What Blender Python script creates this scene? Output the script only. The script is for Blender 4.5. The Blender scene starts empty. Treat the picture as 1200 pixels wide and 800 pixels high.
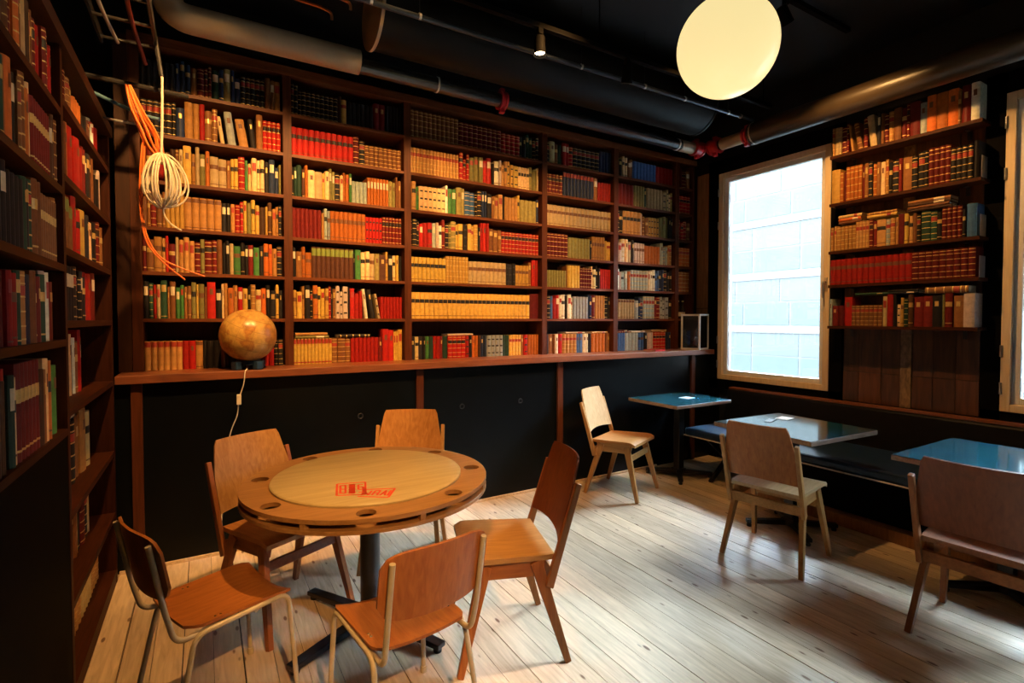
import bpy, bmesh, math, random, re
from mathutils import Vector, Matrix
from mathutils.geometry import tessellate_polygon

# ------------------------------------------------------------------ camera
SC = bpy.context.scene
COL = SC.collection
random.seed(11)
PI = math.pi
F, CX, CY, EYE = 605.0, 600.0, 390.0, 1.5          # photo pixels (1200x800), eye height in metres
YAW, PITCH = math.radians(30.75), math.atan(16 / 605)
cam = bpy.data.cameras.new('camera')
cam.sensor_width = 36
cam.lens = F / 1200 * 36
cam.shift_y = -10 / 1200
cam.clip_start = 0.05
cam_ob = bpy.data.objects.new('camera', cam)
cam_ob.location = (0, 0, EYE)
cam_ob.rotation_euler = (PI / 2 - PITCH, 0, -YAW)
COL.objects.link(cam_ob)
SC.camera = cam_ob

# ------------------------------------------------------------------ sky, daylight, exposure
world = bpy.data.worlds.new('overcast_sky')
SC.world = world
world.use_nodes = True
bg = world.node_tree.nodes['Background']
bg.inputs[0].default_value = (0.72, 0.865, 1.0, 1)
bg.inputs[1].default_value = 172.0
for y0, y1 in ((2.55, 3.60), (-0.15, 1.3)):            # light portals in the two window openings
    L = bpy.data.lights.new('window_portal', 'AREA')
    L.shape = 'RECTANGLE'
    L.size, L.size_y = y1 - y0, 2.08
    L.cycles.is_portal = True
    o = bpy.data.objects.new('window_portal', L)
    o.location = (4.93, (y0 + y1) / 2, 1.95)
    o.rotation_euler = (0, PI / 2, 0)
    o.rotation_euler = Vector((-1, 0, 0)).to_track_quat('-Z', 'Z').to_euler()
    L.size, L.size_y = y1 - y0, 2.08
    COL.objects.link(o)
SC.view_settings.view_transform = 'Standard'
SC.view_settings.look = 'None'
SC.view_settings.exposure = 0.0
SC.view_settings.gamma = 1.0
SC.view_settings.use_curve_mapping = False
WARM = (1.0, 0.50, 0.15)

# ------------------------------------------------------------------ camera maths (pixel -> ray, point -> pixel)
_f0 = Vector((math.sin(YAW), math.cos(YAW), 0)); _r = Vector((math.cos(YAW), -math.sin(YAW), 0)); _z = Vector((0, 0, 1))
_fw = _f0 * math.cos(PITCH) - _z * math.sin(PITCH); _up = _z * math.cos(PITCH) + _f0 * math.sin(PITCH)
EYEV = Vector((0, 0, EYE))
def ray(x, y): return _fw + _r * ((x - CX) / F) + _up * ((CY - y) / F)
def onz(x, y, z):
    d = ray(x, y); return EYEV + d * ((z - EYE) / d.z)
def ony(x, y, Y):
    d = ray(x, y); return EYEV + d * (Y / d.y)
def project(p):
    v = Vector(p) - EYEV; d = v.dot(_fw)
    if d < 0.05: return None
    return CX + F * v.dot(_r) / d, CY - F * v.dot(_up) / d

# ------------------------------------------------------------------ materials
MATS = {}
def _new(name):
    m = bpy.data.materials.new(name); m.use_nodes = True
    nt = m.node_tree; b = nt.nodes['Principled BSDF']; MATS[name] = m
    return m, nt, b
def _ramp(nt, fac, c1, c2, p1=0.3, p2=0.7):
    r = nt.nodes.new('ShaderNodeValToRGB')
    r.color_ramp.elements[0].position = p1; r.color_ramp.elements[1].position = p2
    r.color_ramp.elements[0].color = (*c1, 1); r.color_ramp.elements[1].color = (*c2, 1)
    nt.links.new(fac, r.inputs[0]); return r
def plain(name, c, rough=0.5, metal=0.0, var=0.12, scale=30, emit=None, spec=0.5, bump=0.0):
    m, nt, b = _new(name)
    tc = nt.nodes.new('ShaderNodeTexCoord'); n = nt.nodes.new('ShaderNodeTexNoise')
    n.inputs['Scale'].default_value = scale; n.inputs['Detail'].default_value = 4
    nt.links.new(tc.outputs['Object'], n.inputs['Vector'])
    r = _ramp(nt, n.outputs['Fac'], [x * (1 - var) for x in c], [min(1, x * (1 + var)) for x in c])
    nt.links.new(r.outputs[0], b.inputs['Base Color'])
    b.inputs['Roughness'].default_value = rough; b.inputs['Metallic'].default_value = metal
    b.inputs['Specular IOR Level'].default_value = spec
    if bump:
        bp = nt.nodes.new('ShaderNodeBump'); bp.inputs['Strength'].default_value = bump; bp.inputs['Distance'].default_value = 0.003
        nt.links.new(n.outputs['Fac'], bp.inputs['Height']); nt.links.new(bp.outputs[0], b.inputs['Normal'])
    if emit:
        b.inputs['Emission Color'].default_value = (*emit[0], 1); b.inputs['Emission Strength'].default_value = emit[1]
    return m
def wood(name, c1, c2, axis='x', scale=6.0, rough=0.4, stretch=14, rnd=0.15, spec=0.5, knots=None):
    """grain stretched along one local axis; tone varies a little from object to object"""
    m, nt, b = _new(name)
    N, Lk = nt.nodes.new, nt.links.new
    tc = N('ShaderNodeTexCoord'); mp = N('ShaderNodeMapping'); oi = N('ShaderNodeObjectInfo')
    s = {'x': (1, stretch, stretch), 'y': (stretch, 1, stretch), 'z': (stretch, stretch, 1)}[axis]
    mp.inputs['Scale'].default_value = s
    ad = N('ShaderNodeVectorMath'); ad.operation = 'ADD'
    ml = N('ShaderNodeMath'); ml.operation = 'MULTIPLY'; ml.inputs[1].default_value = 37.0
    Lk(oi.outputs['Random'], ml.inputs[0])
    Lk(tc.outputs['Object'], ad.inputs[0]); Lk(ml.outputs[0], ad.inputs[1]); Lk(ad.outputs[0], mp.inputs[0])
    n = N('ShaderNodeTexNoise'); n.inputs['Scale'].default_value = scale; n.inputs['Detail'].default_value = 6; n.inputs['Distortion'].default_value = 0.7
    Lk(mp.outputs[0], n.inputs['Vector'])
    n2 = N('ShaderNodeTexNoise'); n2.inputs['Scale'].default_value = 2.2; Lk(ad.outputs[0], n2.inputs['Vector'])
    mx = N('ShaderNodeMath'); mx.operation = 'MULTIPLY_ADD'; mx.inputs[1].default_value = 0.7
    hf = N('ShaderNodeMath'); hf.operation = 'MULTIPLY'; hf.inputs[1].default_value = 0.3
    Lk(n2.outputs['Fac'], hf.inputs[0]); Lk(n.outputs['Fac'], mx.inputs[0]); Lk(hf.outputs[0], mx.inputs[2])
    r = _ramp(nt, mx.outputs[0], c1, c2, 0.32, 0.68)
    col = r.outputs[0]
    hsv = N('ShaderNodeHueSaturation'); mr = N('ShaderNodeMapRange')
    mr.inputs['To Min'].default_value = 1 - rnd; mr.inputs['To Max'].default_value = 1 + rnd
    Lk(oi.outputs['Random'], mr.inputs['Value']); Lk(mr.outputs[0], hsv.inputs['Value']); Lk(col, hsv.inputs['Color'])
    col = hsv.outputs[0]
    if knots:
        mk = N('ShaderNodeMapping'); mk.inputs['Scale'].default_value = knots[0]
        Lk(ad.outputs[0], mk.inputs[0])
        v = N('ShaderNodeTexVoronoi'); v.inputs['Scale'].default_value = 1.0; v.inputs['Randomness'].default_value = 1.0
        Lk(mk.outputs[0], v.inputs['Vector'])
        kr = _ramp(nt, v.outputs['Distance'], (1, 1, 1), (0, 0, 0), knots[1], knots[2])
        mixn = N('ShaderNodeMix'); mixn.data_type = 'RGBA'
        Lk(kr.outputs[0], mixn.inputs[0]); Lk(col, mixn.inputs[6]); mixn.inputs[7].default_value = (*knots[3], 1)
        col = mixn.outputs[2]
    Lk(col, b.inputs['Base Color'])
    bp = N('ShaderNodeBump'); bp.inputs['Strength'].default_value = 0.15; bp.inputs['Distance'].default_value = 0.002
    Lk(n.outputs['Fac'], bp.inputs['Height']); Lk(bp.outputs[0], b.inputs['Normal'])
    b.inputs['Roughness'].default_value = rough; b.inputs['Specular IOR Level'].default_value = spec
    return m

wood('floor_pine', (0.50, 0.365, 0.225), (0.80, 0.64, 0.455), 'y', 5, 0.36, 11, 0.14, 0.5,
     ((13.0, 4.6, 13.0), 0.075, 0.125, (0.17, 0.075, 0.03)))
wood('shelf_wood', (0.085, 0.024, 0.008), (0.17, 0.050, 0.017), 'x', 5, 0.45, 16, 0.1, 0.2)
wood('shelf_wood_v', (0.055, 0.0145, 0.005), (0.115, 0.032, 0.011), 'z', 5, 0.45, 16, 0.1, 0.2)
wood('shelf_shaded_v', (0.024, 0.0065, 0.0028), (0.055, 0.015, 0.006), 'z', 5, 0.55, 16, 0.1, 0.1)  # shelf wood darkened: the weak light on the left case is in the colour
wood('shelf_shaded_y', (0.028, 0.0075, 0.003), (0.065, 0.018, 0.007), 'y', 5, 0.55, 16, 0.1, 0.1)  # same shade put into the board colour; the wall shelves share it
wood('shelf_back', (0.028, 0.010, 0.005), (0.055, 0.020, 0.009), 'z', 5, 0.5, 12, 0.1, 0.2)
wood('ledge_wood', (0.17, 0.052, 0.022), (0.28, 0.092, 0.040), 'x', 5, 0.33, 16, 0.05)
wood('plank_lit', (0.20, 0.085, 0.03), (0.38, 0.18, 0.07), 'z', 5, 0.5, 9, 0.1)  # plank wood lightened to look lit, for corner boards and bench plinth
wood('plank_brown', (0.034, 0.011, 0.005), (0.115, 0.040, 0.016), 'z', 4, 0.55, 9, 0.35)
wood('plank_worn', (0.09, 0.055, 0.028), (0.36, 0.22, 0.11), 'z', 22, 0.7, 2, 0.1)
wood('window_wood', (0.68, 0.50, 0.28), (0.82, 0.66, 0.42), 'z', 5, 0.45, 12, 0.05)
for nm, a, b_ in (('orange', (0.26, 0.080, 0.016), (0.42, 0.150, 0.034)), ('red', (0.135, 0.034, 0.013), (0.22, 0.060, 0.022)),
                  ('tan', (0.34, 0.16, 0.048), (0.52, 0.28, 0.095)), ('pale', (0.46, 0.31, 0.15), (0.62, 0.44, 0.24)),
                  ('brown', (0.20, 0.064, 0.019), (0.33, 0.115, 0.036)), ('amber', (0.34, 0.14, 0.036), (0.52, 0.25, 0.078))):
    wood('chair_' + nm + '_z', a, b_, 'z', 5, 0.38, 12, 0.05, 0.3)
    wood('chair_' + nm + '_x', a, b_, 'x', 5, 0.38, 12, 0.05, 0.3)
wood('table_ring', (0.27, 0.130, 0.042), (0.42, 0.225, 0.085), 'x', 4, 0.35, 14, 0.03)
wood('table_disc', (0.42, 0.315, 0.145), (0.55, 0.44, 0.22), 'x', 3, 0.36, 9, 0.03)
plain('black_paint', (0.0024, 0.0022, 0.0022), 0.7, spec=0.04, var=0.25, scale=12)
plain('panel_black', (0.0020, 0.0032, 0.0045), 0.36, spec=0.2, var=0.2, scale=8)
plain('ceiling_black', (0.005, 0.005, 0.005), 0.6, var=0.3, scale=5)
plain('wall_black', (0.006, 0.006, 0.006), 0.6, var=0.3, scale=5)
plain('gap_dark', (0.02, 0.012, 0.008), 0.9)
plain('bench_navy', (0.009, 0.026, 0.058), 0.36, spec=0.3, var=0.2, scale=20, bump=0.3)
plain('bench_black', (0.005, 0.005, 0.0065), 0.45, spec=0.15, var=0.2, scale=20, bump=0.3)
plain('piping', (0.55, 0.50, 0.42), 0.5)
plain('black_metal', (0.010, 0.010, 0.012), 0.35, var=0.2)
plain('table_laminate', (0.012, 0.070, 0.098), 0.11, var=0.35, scale=9, spec=0.7)
wood('table_edge', (0.18, 0.11, 0.07), (0.36, 0.26, 0.19), 'x', 8, 0.45, 8, 0.1)
plain('tube_cream', (0.50, 0.43, 0.31), 0.35, var=0.08)
plain('screw_steel', (0.6, 0.58, 0.55), 0.25, 1.0, var=0.05)
plain('rubber_dark', (0.02, 0.02, 0.02), 0.7)
plain('pipe_dark', (0.11, 0.11, 0.115), 0.26, 0.8, var=0.15)
plain('pipe_tan', (0.40, 0.31, 0.19), 0.38, 0.0, var=0.08, scale=6)
plain('pipe_brown', (0.045, 0.032, 0.019), 0.34, 0.0, var=0.1, scale=6)  # tan insulation darkened, since the run along the right wall is less lit
plain('duct_black', (0.007, 0.0065, 0.006), 0.5, 0.0, var=0.2, scale=5, spec=0.12)
plain('clamp_red', (0.55, 0.02, 0.025), 0.35, var=0.1)
plain('clip_white', (0.75, 0.75, 0.72), 0.3, 0.3)
plain('conduit_blue', (0.05, 0.065, 0.085), 0.28, 0.5)
plain('copper', (0.50, 0.20, 0.08), 0.3, 1.0)
plain('wire_blue', (0.10, 0.22, 0.32), 0.4)
plain('wire_grey', (0.35, 0.36, 0.36), 0.4, 0.4)
plain('cable_orange', (0.85, 0.20, 0.03), 0.45, var=0.1)
plain('cable_white', (0.72, 0.64, 0.50), 0.5, var=0.1)
plain('lamp_glass', (0.85, 0.72, 0.42), 0.25, var=0.02, emit=((1.0, 0.80, 0.37), 0.95))
plain('spot_lens', (0.9, 0.8, 0.6), 0.2, emit=((1.0, 0.75, 0.45), 14.0))
plain('globe_foot', (0.012, 0.035, 0.075), 0.35)
plain('print_red', (0.72, 0.06, 0.02), 0.5, var=0.1)
plain('card_white', (0.80, 0.80, 0.78), 0.5, var=0.03)
plain('card_black', (0.012, 0.012, 0.014), 0.4)
plain('frame_white', (0.74, 0.72, 0.68), 0.4, var=0.05)
plain('frame_metal', (0.50, 0.50, 0.52), 0.3, 0.9)
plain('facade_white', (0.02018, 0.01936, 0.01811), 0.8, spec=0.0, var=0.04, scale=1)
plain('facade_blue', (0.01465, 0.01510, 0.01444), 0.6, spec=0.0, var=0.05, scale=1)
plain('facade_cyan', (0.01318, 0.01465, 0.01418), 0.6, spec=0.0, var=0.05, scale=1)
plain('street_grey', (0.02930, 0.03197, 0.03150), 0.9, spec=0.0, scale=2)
plain('bottle_dark', (0.03, 0.02, 0.015), 0.15)
plain('pane_dark', (0.012, 0.016, 0.020), 0.06, var=0.3, scale=6)
plain('wire_red', (0.12, 0.012, 0.008), 0.5)
plain('gilt', (0.62, 0.42, 0.13), 0.35, 0.35, var=0.2, scale=60)
plain('label_cream', (0.66, 0.55, 0.36), 0.6, scale=60)
plain('label_black', (0.016, 0.013, 0.012), 0.5, scale=60)
plain('label_red', (0.34, 0.035, 0.02), 0.5, scale=60)
plain('label_green', (0.20, 0.26, 0.05), 0.5, scale=60)
plain('label_brown', (0.15, 0.055, 0.02), 0.5, scale=60)
plain('pages', (0.52, 0.42, 0.27), 0.8, var=0.18, scale=90)
def glass(name, tint=(0.93, 0.98, 1.0), refl=0.06):
    m, nt, b = _new(name)
    nt.nodes.remove(b); out = nt.nodes['Material Output']
    t = nt.nodes.new('ShaderNodeBsdfTransparent'); t.inputs[0].default_value = (*tint, 1)
    g = nt.nodes.new('ShaderNodeBsdfGlossy'); g.inputs['Roughness'].default_value = 0.02
    fr = nt.nodes.new('ShaderNodeFresnel'); fr.inputs[0].default_value = 1.45
    mx = nt.nodes.new('ShaderNodeMixShader')
    nt.links.new(fr.outputs[0], mx.inputs[0]); nt.links.new(t.outputs[0], mx.inputs[1]); nt.links.new(g.outputs[0], mx.inputs[2])
    nt.links.new(mx.outputs[0], out.inputs[0])
    return m
glass('pane_glass')
def globe_material():
    m, nt, b = _new('globe_map')
    N, Lk = nt.nodes.new, nt.links.new
    tc = N('ShaderNodeTexCoord')
    n = N('ShaderNodeTexNoise'); n.inputs['Scale'].default_value = 7.0; n.inputs['Detail'].default_value = 7; n.inputs['Roughness'].default_value = 0.62
    Lk(tc.outputs['Object'], n.inputs['Vector'])
    r = _ramp(nt, n.outputs['Fac'], (0.56, 0.34, 0.09), (0.36, 0.15, 0.035), 0.47, 0.53)
    e = r.color_ramp.elements.new(0.62); e.color = (0.50, 0.24, 0.05, 1)
    n2 = N('ShaderNodeTexNoise'); n2.inputs['Scale'].default_value = 30.0; n2.inputs['Detail'].default_value = 5
    Lk(tc.outputs['Object'], n2.inputs['Vector'])
    r2 = _ramp(nt, n2.outputs['Fac'], (0.72, 0.72, 0.72), (1.15, 1.15, 1.15))
    mx = N('ShaderNodeMix'); mx.data_type = 'RGBA'; mx.blend_type = 'MULTIPLY'; mx.inputs[0].default_value = 1.0
    Lk(r.outputs[0], mx.inputs[6]); Lk(r2.outputs[0], mx.inputs[7])
    # graticule
    sp = N('ShaderNodeSeparateXYZ'); Lk(tc.outputs['Object'], sp.inputs[0])
    at = N('ShaderNodeMath'); at.operation = 'ARCTAN2'; Lk(sp.outputs[1], at.inputs[0]); Lk(sp.outputs[0], at.inputs[1])
    def lines(src, k, w):
        a = N('ShaderNodeMath'); a.operation = 'MULTIPLY'; a.inputs[1].default_value = k; Lk(src, a.inputs[0])
        f = N('ShaderNodeMath'); f.operation = 'FRACT'; Lk(a.outputs[0], f.inputs[0])
        g = N('ShaderNodeMath'); g.operation = 'LESS_THAN'; g.inputs[1].default_value = w; Lk(f.outputs[0], g.inputs[0]); return g
    la = lines(at.outputs[0], 12 / (2 * PI), 0.03); lb = lines(sp.outputs[2], 16, 0.06)
    sm = N('ShaderNodeMath'); sm.operation = 'MAXIMUM'; Lk(la.outputs[0], sm.inputs[0]); Lk(lb.outputs[0], sm.inputs[1])
    sc = N('ShaderNodeMath'); sc.operation = 'MULTIPLY'; sc.inputs[1].default_value = 0.35; Lk(sm.outputs[0], sc.inputs[0])
    mk = N('ShaderNodeMix'); mk.data_type = 'RGBA'; mk.inputs[7].default_value = (0.12, 0.05, 0.015, 1)
    Lk(sc.outputs[0], mk.inputs[0]); Lk(mx.outputs[2], mk.inputs[6]); Lk(mk.outputs[2], b.inputs['Base Color'])
    b.inputs['Roughness'].default_value = 0.28
globe_material()

# ------------------------------------------------------------------ mesh helpers
class MB:
    def __init__(self): self.v, self.f, self.m = [], [], []
    def quadbox(self, c, mi=0):
        """eight corners: bottom loop then top loop"""
        b = len(self.v); self.v += [tuple(p) for p in c]
        for q in ((3, 2, 1, 0), (4, 5, 6, 7), (0, 1, 5, 4), (1, 2, 6, 5), (2, 3, 7, 6), (3, 0, 4, 7)):
            self.f.append([b + i for i in q]); self.m.append(mi)
        return self
    def box(self, x0, x1, y0, y1, z0, z1, mi=0):
        return self.quadbox([(x0, y0, z0), (x1, y0, z0), (x1, y1, z0), (x0, y1, z0), (x0, y0, z1), (x1, y0, z1), (x1, y1, z1), (x0, y1, z1)], mi)
    def beam(self, a, b, w, d, side=(0, 1, 0), w2=None, d2=None, mi=0):
        """tapered bar from a to b: w across `side`, d across the third axis"""
        a, b = Vector(a), Vector(b); t = (b - a).normalized(); s = Vector(side); s = (s - t * s.dot(t)).normalized(); n = t.cross(s)
        w2 = w if w2 is None else w2; d2 = d if d2 is None else d2
        c = [p + s * (i * ww / 2) + n * (j * dd / 2) for p, ww, dd in ((a, w, d), (b, w2, d2)) for i, j in ((-1, -1), (1, -1), (1, 1), (-1, 1))]
        return self.quadbox(c, mi)
    def prism(self, poly, h0, h1, fn=None, mi=0):
        fn = fn or (lambda x, y, h: (x, y, h))
        b = len(self.v); n = len(poly)
        self.v += [fn(x, y, h0) for x, y in poly] + [fn(x, y, h1) for x, y in poly]
        self.f.append([b + i for i in range(n)][::-1]); self.f.append([b + n + i for i in range(n)]); self.m += [mi, mi]
        for i in range(n):
            j = (i + 1) % n; self.f.append([b + i, b + j, b + n + j, b + n + i]); self.m.append(mi)
        return self
    def tube(self, pts, r, seg=10, closed=False, mi=0, cap=True):
        pts = [Vector(p) for p in pts]; n = len(pts); b = len(self.v)
        T = []
        for i in range(n):
            if closed: t = pts[(i + 1) % n] - pts[i - 1]
            else: t = pts[min(i + 1, n - 1)] - pts[max(i - 1, 0)]
            T.append(t.normalized())
        ref = Vector((0, 0, 1)) if abs(T[0].z) < 0.9 else Vector((1, 0, 0))
        s = T[0].cross(ref).normalized()
        for i in range(n):
            s = (s - T[i] * s.dot(T[i])).normalized(); q = T[i].cross(s)
            rr = r[i] if isinstance(r, (list, tuple)) else r
            for k in range(seg):
                a = 2 * PI * k / seg
                self.v.append(tuple(pts[i] + s * (rr * math.cos(a)) + q * (rr * math.sin(a))))
        for i in range(n if closed else n - 1):
            i2 = (i + 1) % n
            for k in range(seg):
                k2 = (k + 1) % seg
                self.f.append([b + i * seg + k, b + i * seg + k2, b + i2 * seg + k2, b + i2 * seg + k]); self.m.append(mi)
        if cap and not closed:
            self.f.append([b + k for k in range(seg)][::-1]); self.f.append([b + (n - 1) * seg + k for k in range(seg)]); self.m += [mi, mi]
        return self
    def lathe(self, prof, seg=32, o=(0, 0, 0), mi=0):
        b = len(self.v); n = len(prof)
        for r, z in prof:
            for k in range(seg):
                a = 2 * PI * k / seg; self.v.append((o[0] + r * math.cos(a), o[1] + r * math.sin(a), o[2] + z))
        for i in range(n - 1):
            for k in range(seg):
                k2 = (k + 1) % seg
                self.f.append([b + i * seg + k, b + i * seg + k2, b + (i + 1) * seg + k2, b + (i + 1) * seg + k]); self.m.append(mi)
        self.f.append([b + k for k in range(seg)][::-1]); self.f.append([b + (n - 1) * seg + k for k in range(seg)]); self.m += [mi, mi]
        return self
    def sheet(self, fn, nu, nv, th, mi=0):
        """curved slab: fn(u, v) -> (point, normal), thickness th along the normal"""
        b = len(self.v); W = nv + 1
        for side in (0, 1):
            for i in range(nu + 1):
                for j in range(nv + 1):
                    p, n = fn(i / nu, j / nv); self.v.append(tuple(Vector(p) + Vector(n) * (th * (side - 0.5))))
        S = (nu + 1) * W
        for i in range(nu):
            for j in range(nv):
                q = [b + i * W + j, b + (i + 1) * W + j, b + (i + 1) * W + j + 1, b + i * W + j + 1]
                self.f.append(q[::-1]); self.f.append([S + k for k in q]); self.m += [mi, mi]
        ring = [i * W for i in range(nu + 1)] + [nu * W + j for j in range(1, W)] + [i * W + nv for i in range(nu - 1, -1, -1)] + [j for j in range(nv - 1, 0, -1)]
        for k in range(len(ring)):
            a, c = b + ring[k], b + ring[(k + 1) % len(ring)]
            self.f.append([a, c, S + c, S + a]); self.m.append(mi)
        return self
    def mesh(self, name, mats, smooth=False, fix=True):
        me = bpy.data.meshes.new(name); me.from_pydata(self.v, [], self.f)
        for mm in (mats if isinstance(mats, (list, tuple)) else [mats]): me.materials.append(MATS[mm])
        if max(self.m, default=0): me.polygons.foreach_set('material_index', self.m)
        if fix:
            bm = bmesh.new(); bm.from_mesh(me); bmesh.ops.recalc_face_normals(bm, faces=bm.faces); bm.to_mesh(me); bm.free()
        if smooth:
            me.shade_smooth() if hasattr(me, 'shade_smooth') else None
            me.set_sharp_from_angle(angle=math.radians(38))
        me.update()
        return me
    def build(self, name, mats, parent=None, smooth=False, fix=True, bevel=0.0):
        o = bpy.data.objects.new(name, self.mesh(name, mats, smooth, fix)); COL.objects.link(o)
        if parent is not None: o.parent = parent
        if bevel:
            md = o.modifiers.new('bevel', 'BEVEL'); md.width = bevel; md.segments = 2; md.limit_method = 'ANGLE'; md.angle_limit = math.radians(40)
        return o
def tag(o, label=None, cat=None, group=None, kind=None):
    for k, v in (('label', label), ('category', cat), ('group', group), ('kind', kind)):
        if v: o[k] = v
    return o
def empty(name, loc=(0, 0, 0), rz=0.0, label=None, cat=None, group=None, kind=None):
    o = bpy.data.objects.new(name, None); o.empty_display_size = 0.1
    o.location = loc; o.rotation_euler = (0, 0, rz); COL.objects.link(o)
    return tag(o, label, cat, group, kind)
def spline(P, n=10, closed=False):
    """Catmull-Rom through the points"""
    P = [Vector(p) for p in P]; out = []; m = len(P)
    for i in range(m if closed else m - 1):
        g = (lambda k: P[k % m]) if closed else (lambda k: P[max(0, min(m - 1, k))])
        a, b, c, d = g(i - 1), g(i), g(i + 1), g(i + 2)
        for k in range(n):
            t = k / n
            out.append(0.5 * ((2 * b) + (c - a) * t + (2 * a - 5 * b + 4 * c - d) * t * t + (3 * b - a - 3 * c + d) * t ** 3))
    if not closed: out.append(P[-1])
    return out
def fillet(P, r=0.03, n=5):
    """polyline with rounded corners"""
    P = [Vector(p) for p in P]; out = [P[0]]
    for i in range(1, len(P) - 1):
        a, b, c = P[i - 1], P[i], P[i + 1]
        p, q = b + (a - b).normalized() * r, b + (c - b).normalized() * r
        for k in range(n + 1):
            t = k / n; out.append(p * (1 - t) ** 2 + b * (2 * t * (1 - t)) + q * t * t)
    out.append(P[-1]); return out
def shared(me, name, parent, loc=(0, 0, 0)):
    o = bpy.data.objects.new(name, me); o.location = loc; COL.objects.link(o); o.parent = parent; return o

# ================================================================== THE ROOM
ZC = 3.72                       # ceiling
XL, XR, YB, YF = -0.80, 4.80, 4.26, -2.60
LEDGE_Z, LEDGE_Y, PANEL_Y = 1.172, 3.70, 3.76
floor = tag(MB().box(XL, XR, YF, YB, -0.10, -0.022).build('floor', 'gap_dark'), kind='structure')
PW = 0.1165
n_pl = int((XR - XL) / PW) + 1
pms = [MB().box(0, PW - g, YF, 3.80, -0.022, 0.0).mesh('floor_plank', 'floor_pine') for g in (0.0018, 0.0030, 0.0045, 0.0065)]
for i in range(n_pl):
    p = shared(random.choice(pms), 'plank', floor, (XL + i * PW, 0, 0))
    p.location.z = random.uniform(-0.0012, 0.0)
tag(MB().box(XL - 0.2, XR + 0.2, YF - 0.2, YB + 0.2, ZC, ZC + 0.12).build('ceiling', 'ceiling_black'), kind='structure')
tag(MB().box(XL - 0.15, XL, YF, YB, -0.1, ZC).build('wall_left', 'wall_black'), kind='structure')
tag(MB().box(XL - 0.15, XR + 0.15, YF - 0.15, YF, -0.1, ZC).build('wall_front', 'wall_black'), kind='structure')
wall_back = tag(MB().box(XL - 0.15, XR + 0.15, YB, YB + 0.15, -0.1, ZC).build('wall_back', 'wall_black'), kind='structure')
# low panelling under the ledge: brown posts, black panels with finger holes
posts = (-0.352, 1.408, 2.73, 4.48)
pmesh = MB().box(-0.0275, 0.0275, PANEL_Y - 0.022, PANEL_Y + 0.03, 0.0, 1.118).mesh('panel_post', 'shelf_wood_v')
for x in posts: shared(pmesh, 'post', wall_back, (x, 0, 0))
edges = [-0.80] + list(posts) + [4.80]
holes = {1: [(0.96, 0.80)], 2: [(1.77, 0.80), (2.32, 0.80)]}
for i in range(len(edges) - 1):
    a, b = edges[i] + (0.0275 if i else 0), edges[i + 1] - (0.0275 if i < 4 else 0)
    pn = MB().box(a, b, PANEL_Y, PANEL_Y + 0.03, 0.0, 1.118).build('panel', 'panel_black', wall_back)
    for hx, hz in holes.get(i, []):
        h = MB().tube([(hx + 0.018 * math.cos(t), PANEL_Y - 0.001, hz + 0.018 * math.sin(t)) for t in [2 * PI * k / 16 for k in range(16)]], 0.004, 6, True)
        h.build('hole_ring', 'black_metal', pn, True)
tag(MB().box(-0.45, 3.95, PANEL_Y - 0.016, PANEL_Y, 0.0, 0.018).build('baseboard_back', 'floor_pine'), kind='structure')
tag(MB().box(-0.45, 4.78, LEDGE_Y, 4.24, 1.122, LEDGE_Z).build('wall_ledge', 'ledge_wood', bevel=0.004),
    'long reddish-brown wooden ledge running under the back bookcase', 'ledge')

# right wall with two windows
W1, W2, WZ = (2.50, 3.655), (-0.20, 1.345), (0.86, 3.05)
w = MB()
for y0, y1 in ((YF, W2[0]), (W2[1], W1[0]), (W1[1], YB)): w.box(XR, XR + 0.15, y0, y1, -0.1, ZC)
for y0, y1 in (W1, W2): w.box(XR, XR + 0.15, y0, y1, -0.1, WZ[0]); w.box(XR, XR + 0.15, y0, y1, WZ[1], ZC)
wall_right = tag(w.build('wall_right', 'wall_black'), kind='structure')
ys = [2.385, 2.26, 2.09, 1.955]; ys2 = [1.875, 1.74, 1.60, 1.462]
for seq in (ys, ys2):
    for a, b in zip(seq[:-1], seq[1:]):
        for z0, z1 in ((0.80, 1.05), (1.054, 3.10)):
            e = random.uniform(0, 0.006)
            MB().box(XR - 0.016 - e, XR - 0.001, b + 0.003, a - 0.001, z0, z1).build('plank', 'plank_brown', wall_right)
MB().box(XR - 0.030, XR - 0.001, 1.878, 1.952, 0.80, 3.10).build('post', 'plank_worn', wall_right)
# brown boards in the corner beside the window
for z0, z1 in ((1.175, 1.62), (1.625, 3.1)):
    MB().box(XR - 0.02, XR - 0.001, 3.80, 3.955, z0, z1).build('plank', 'plank_lit', wall_right)
MB().box(XR - 0.02, XR - 0.001, 3.70, 3.76, 0.0, 0.78).build('plank', 'plank_brown', wall_right)
# black architraves
for n, (y0, y1, z0, z1) in enumerate(((3.655, 3.79, 0.0, 3.2), (2.395, 2.50, 0.80, 3.2), (1.345, 1.455, 0.80, 3.2), (2.395, 3.79, 3.05, 3.2), (-0.31, 1.455, 3.05, 3.2),
                                      (2.395, 3.79, 0.76, 0.86), (-0.31, 1.455, 0.76, 0.86))):
    tag(MB().box(XR - 0.035, XR - 0.001, y0, y1, z0, z1).build('trim_%d' % (n + 1), 'black_paint'), kind='structure')

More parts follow.
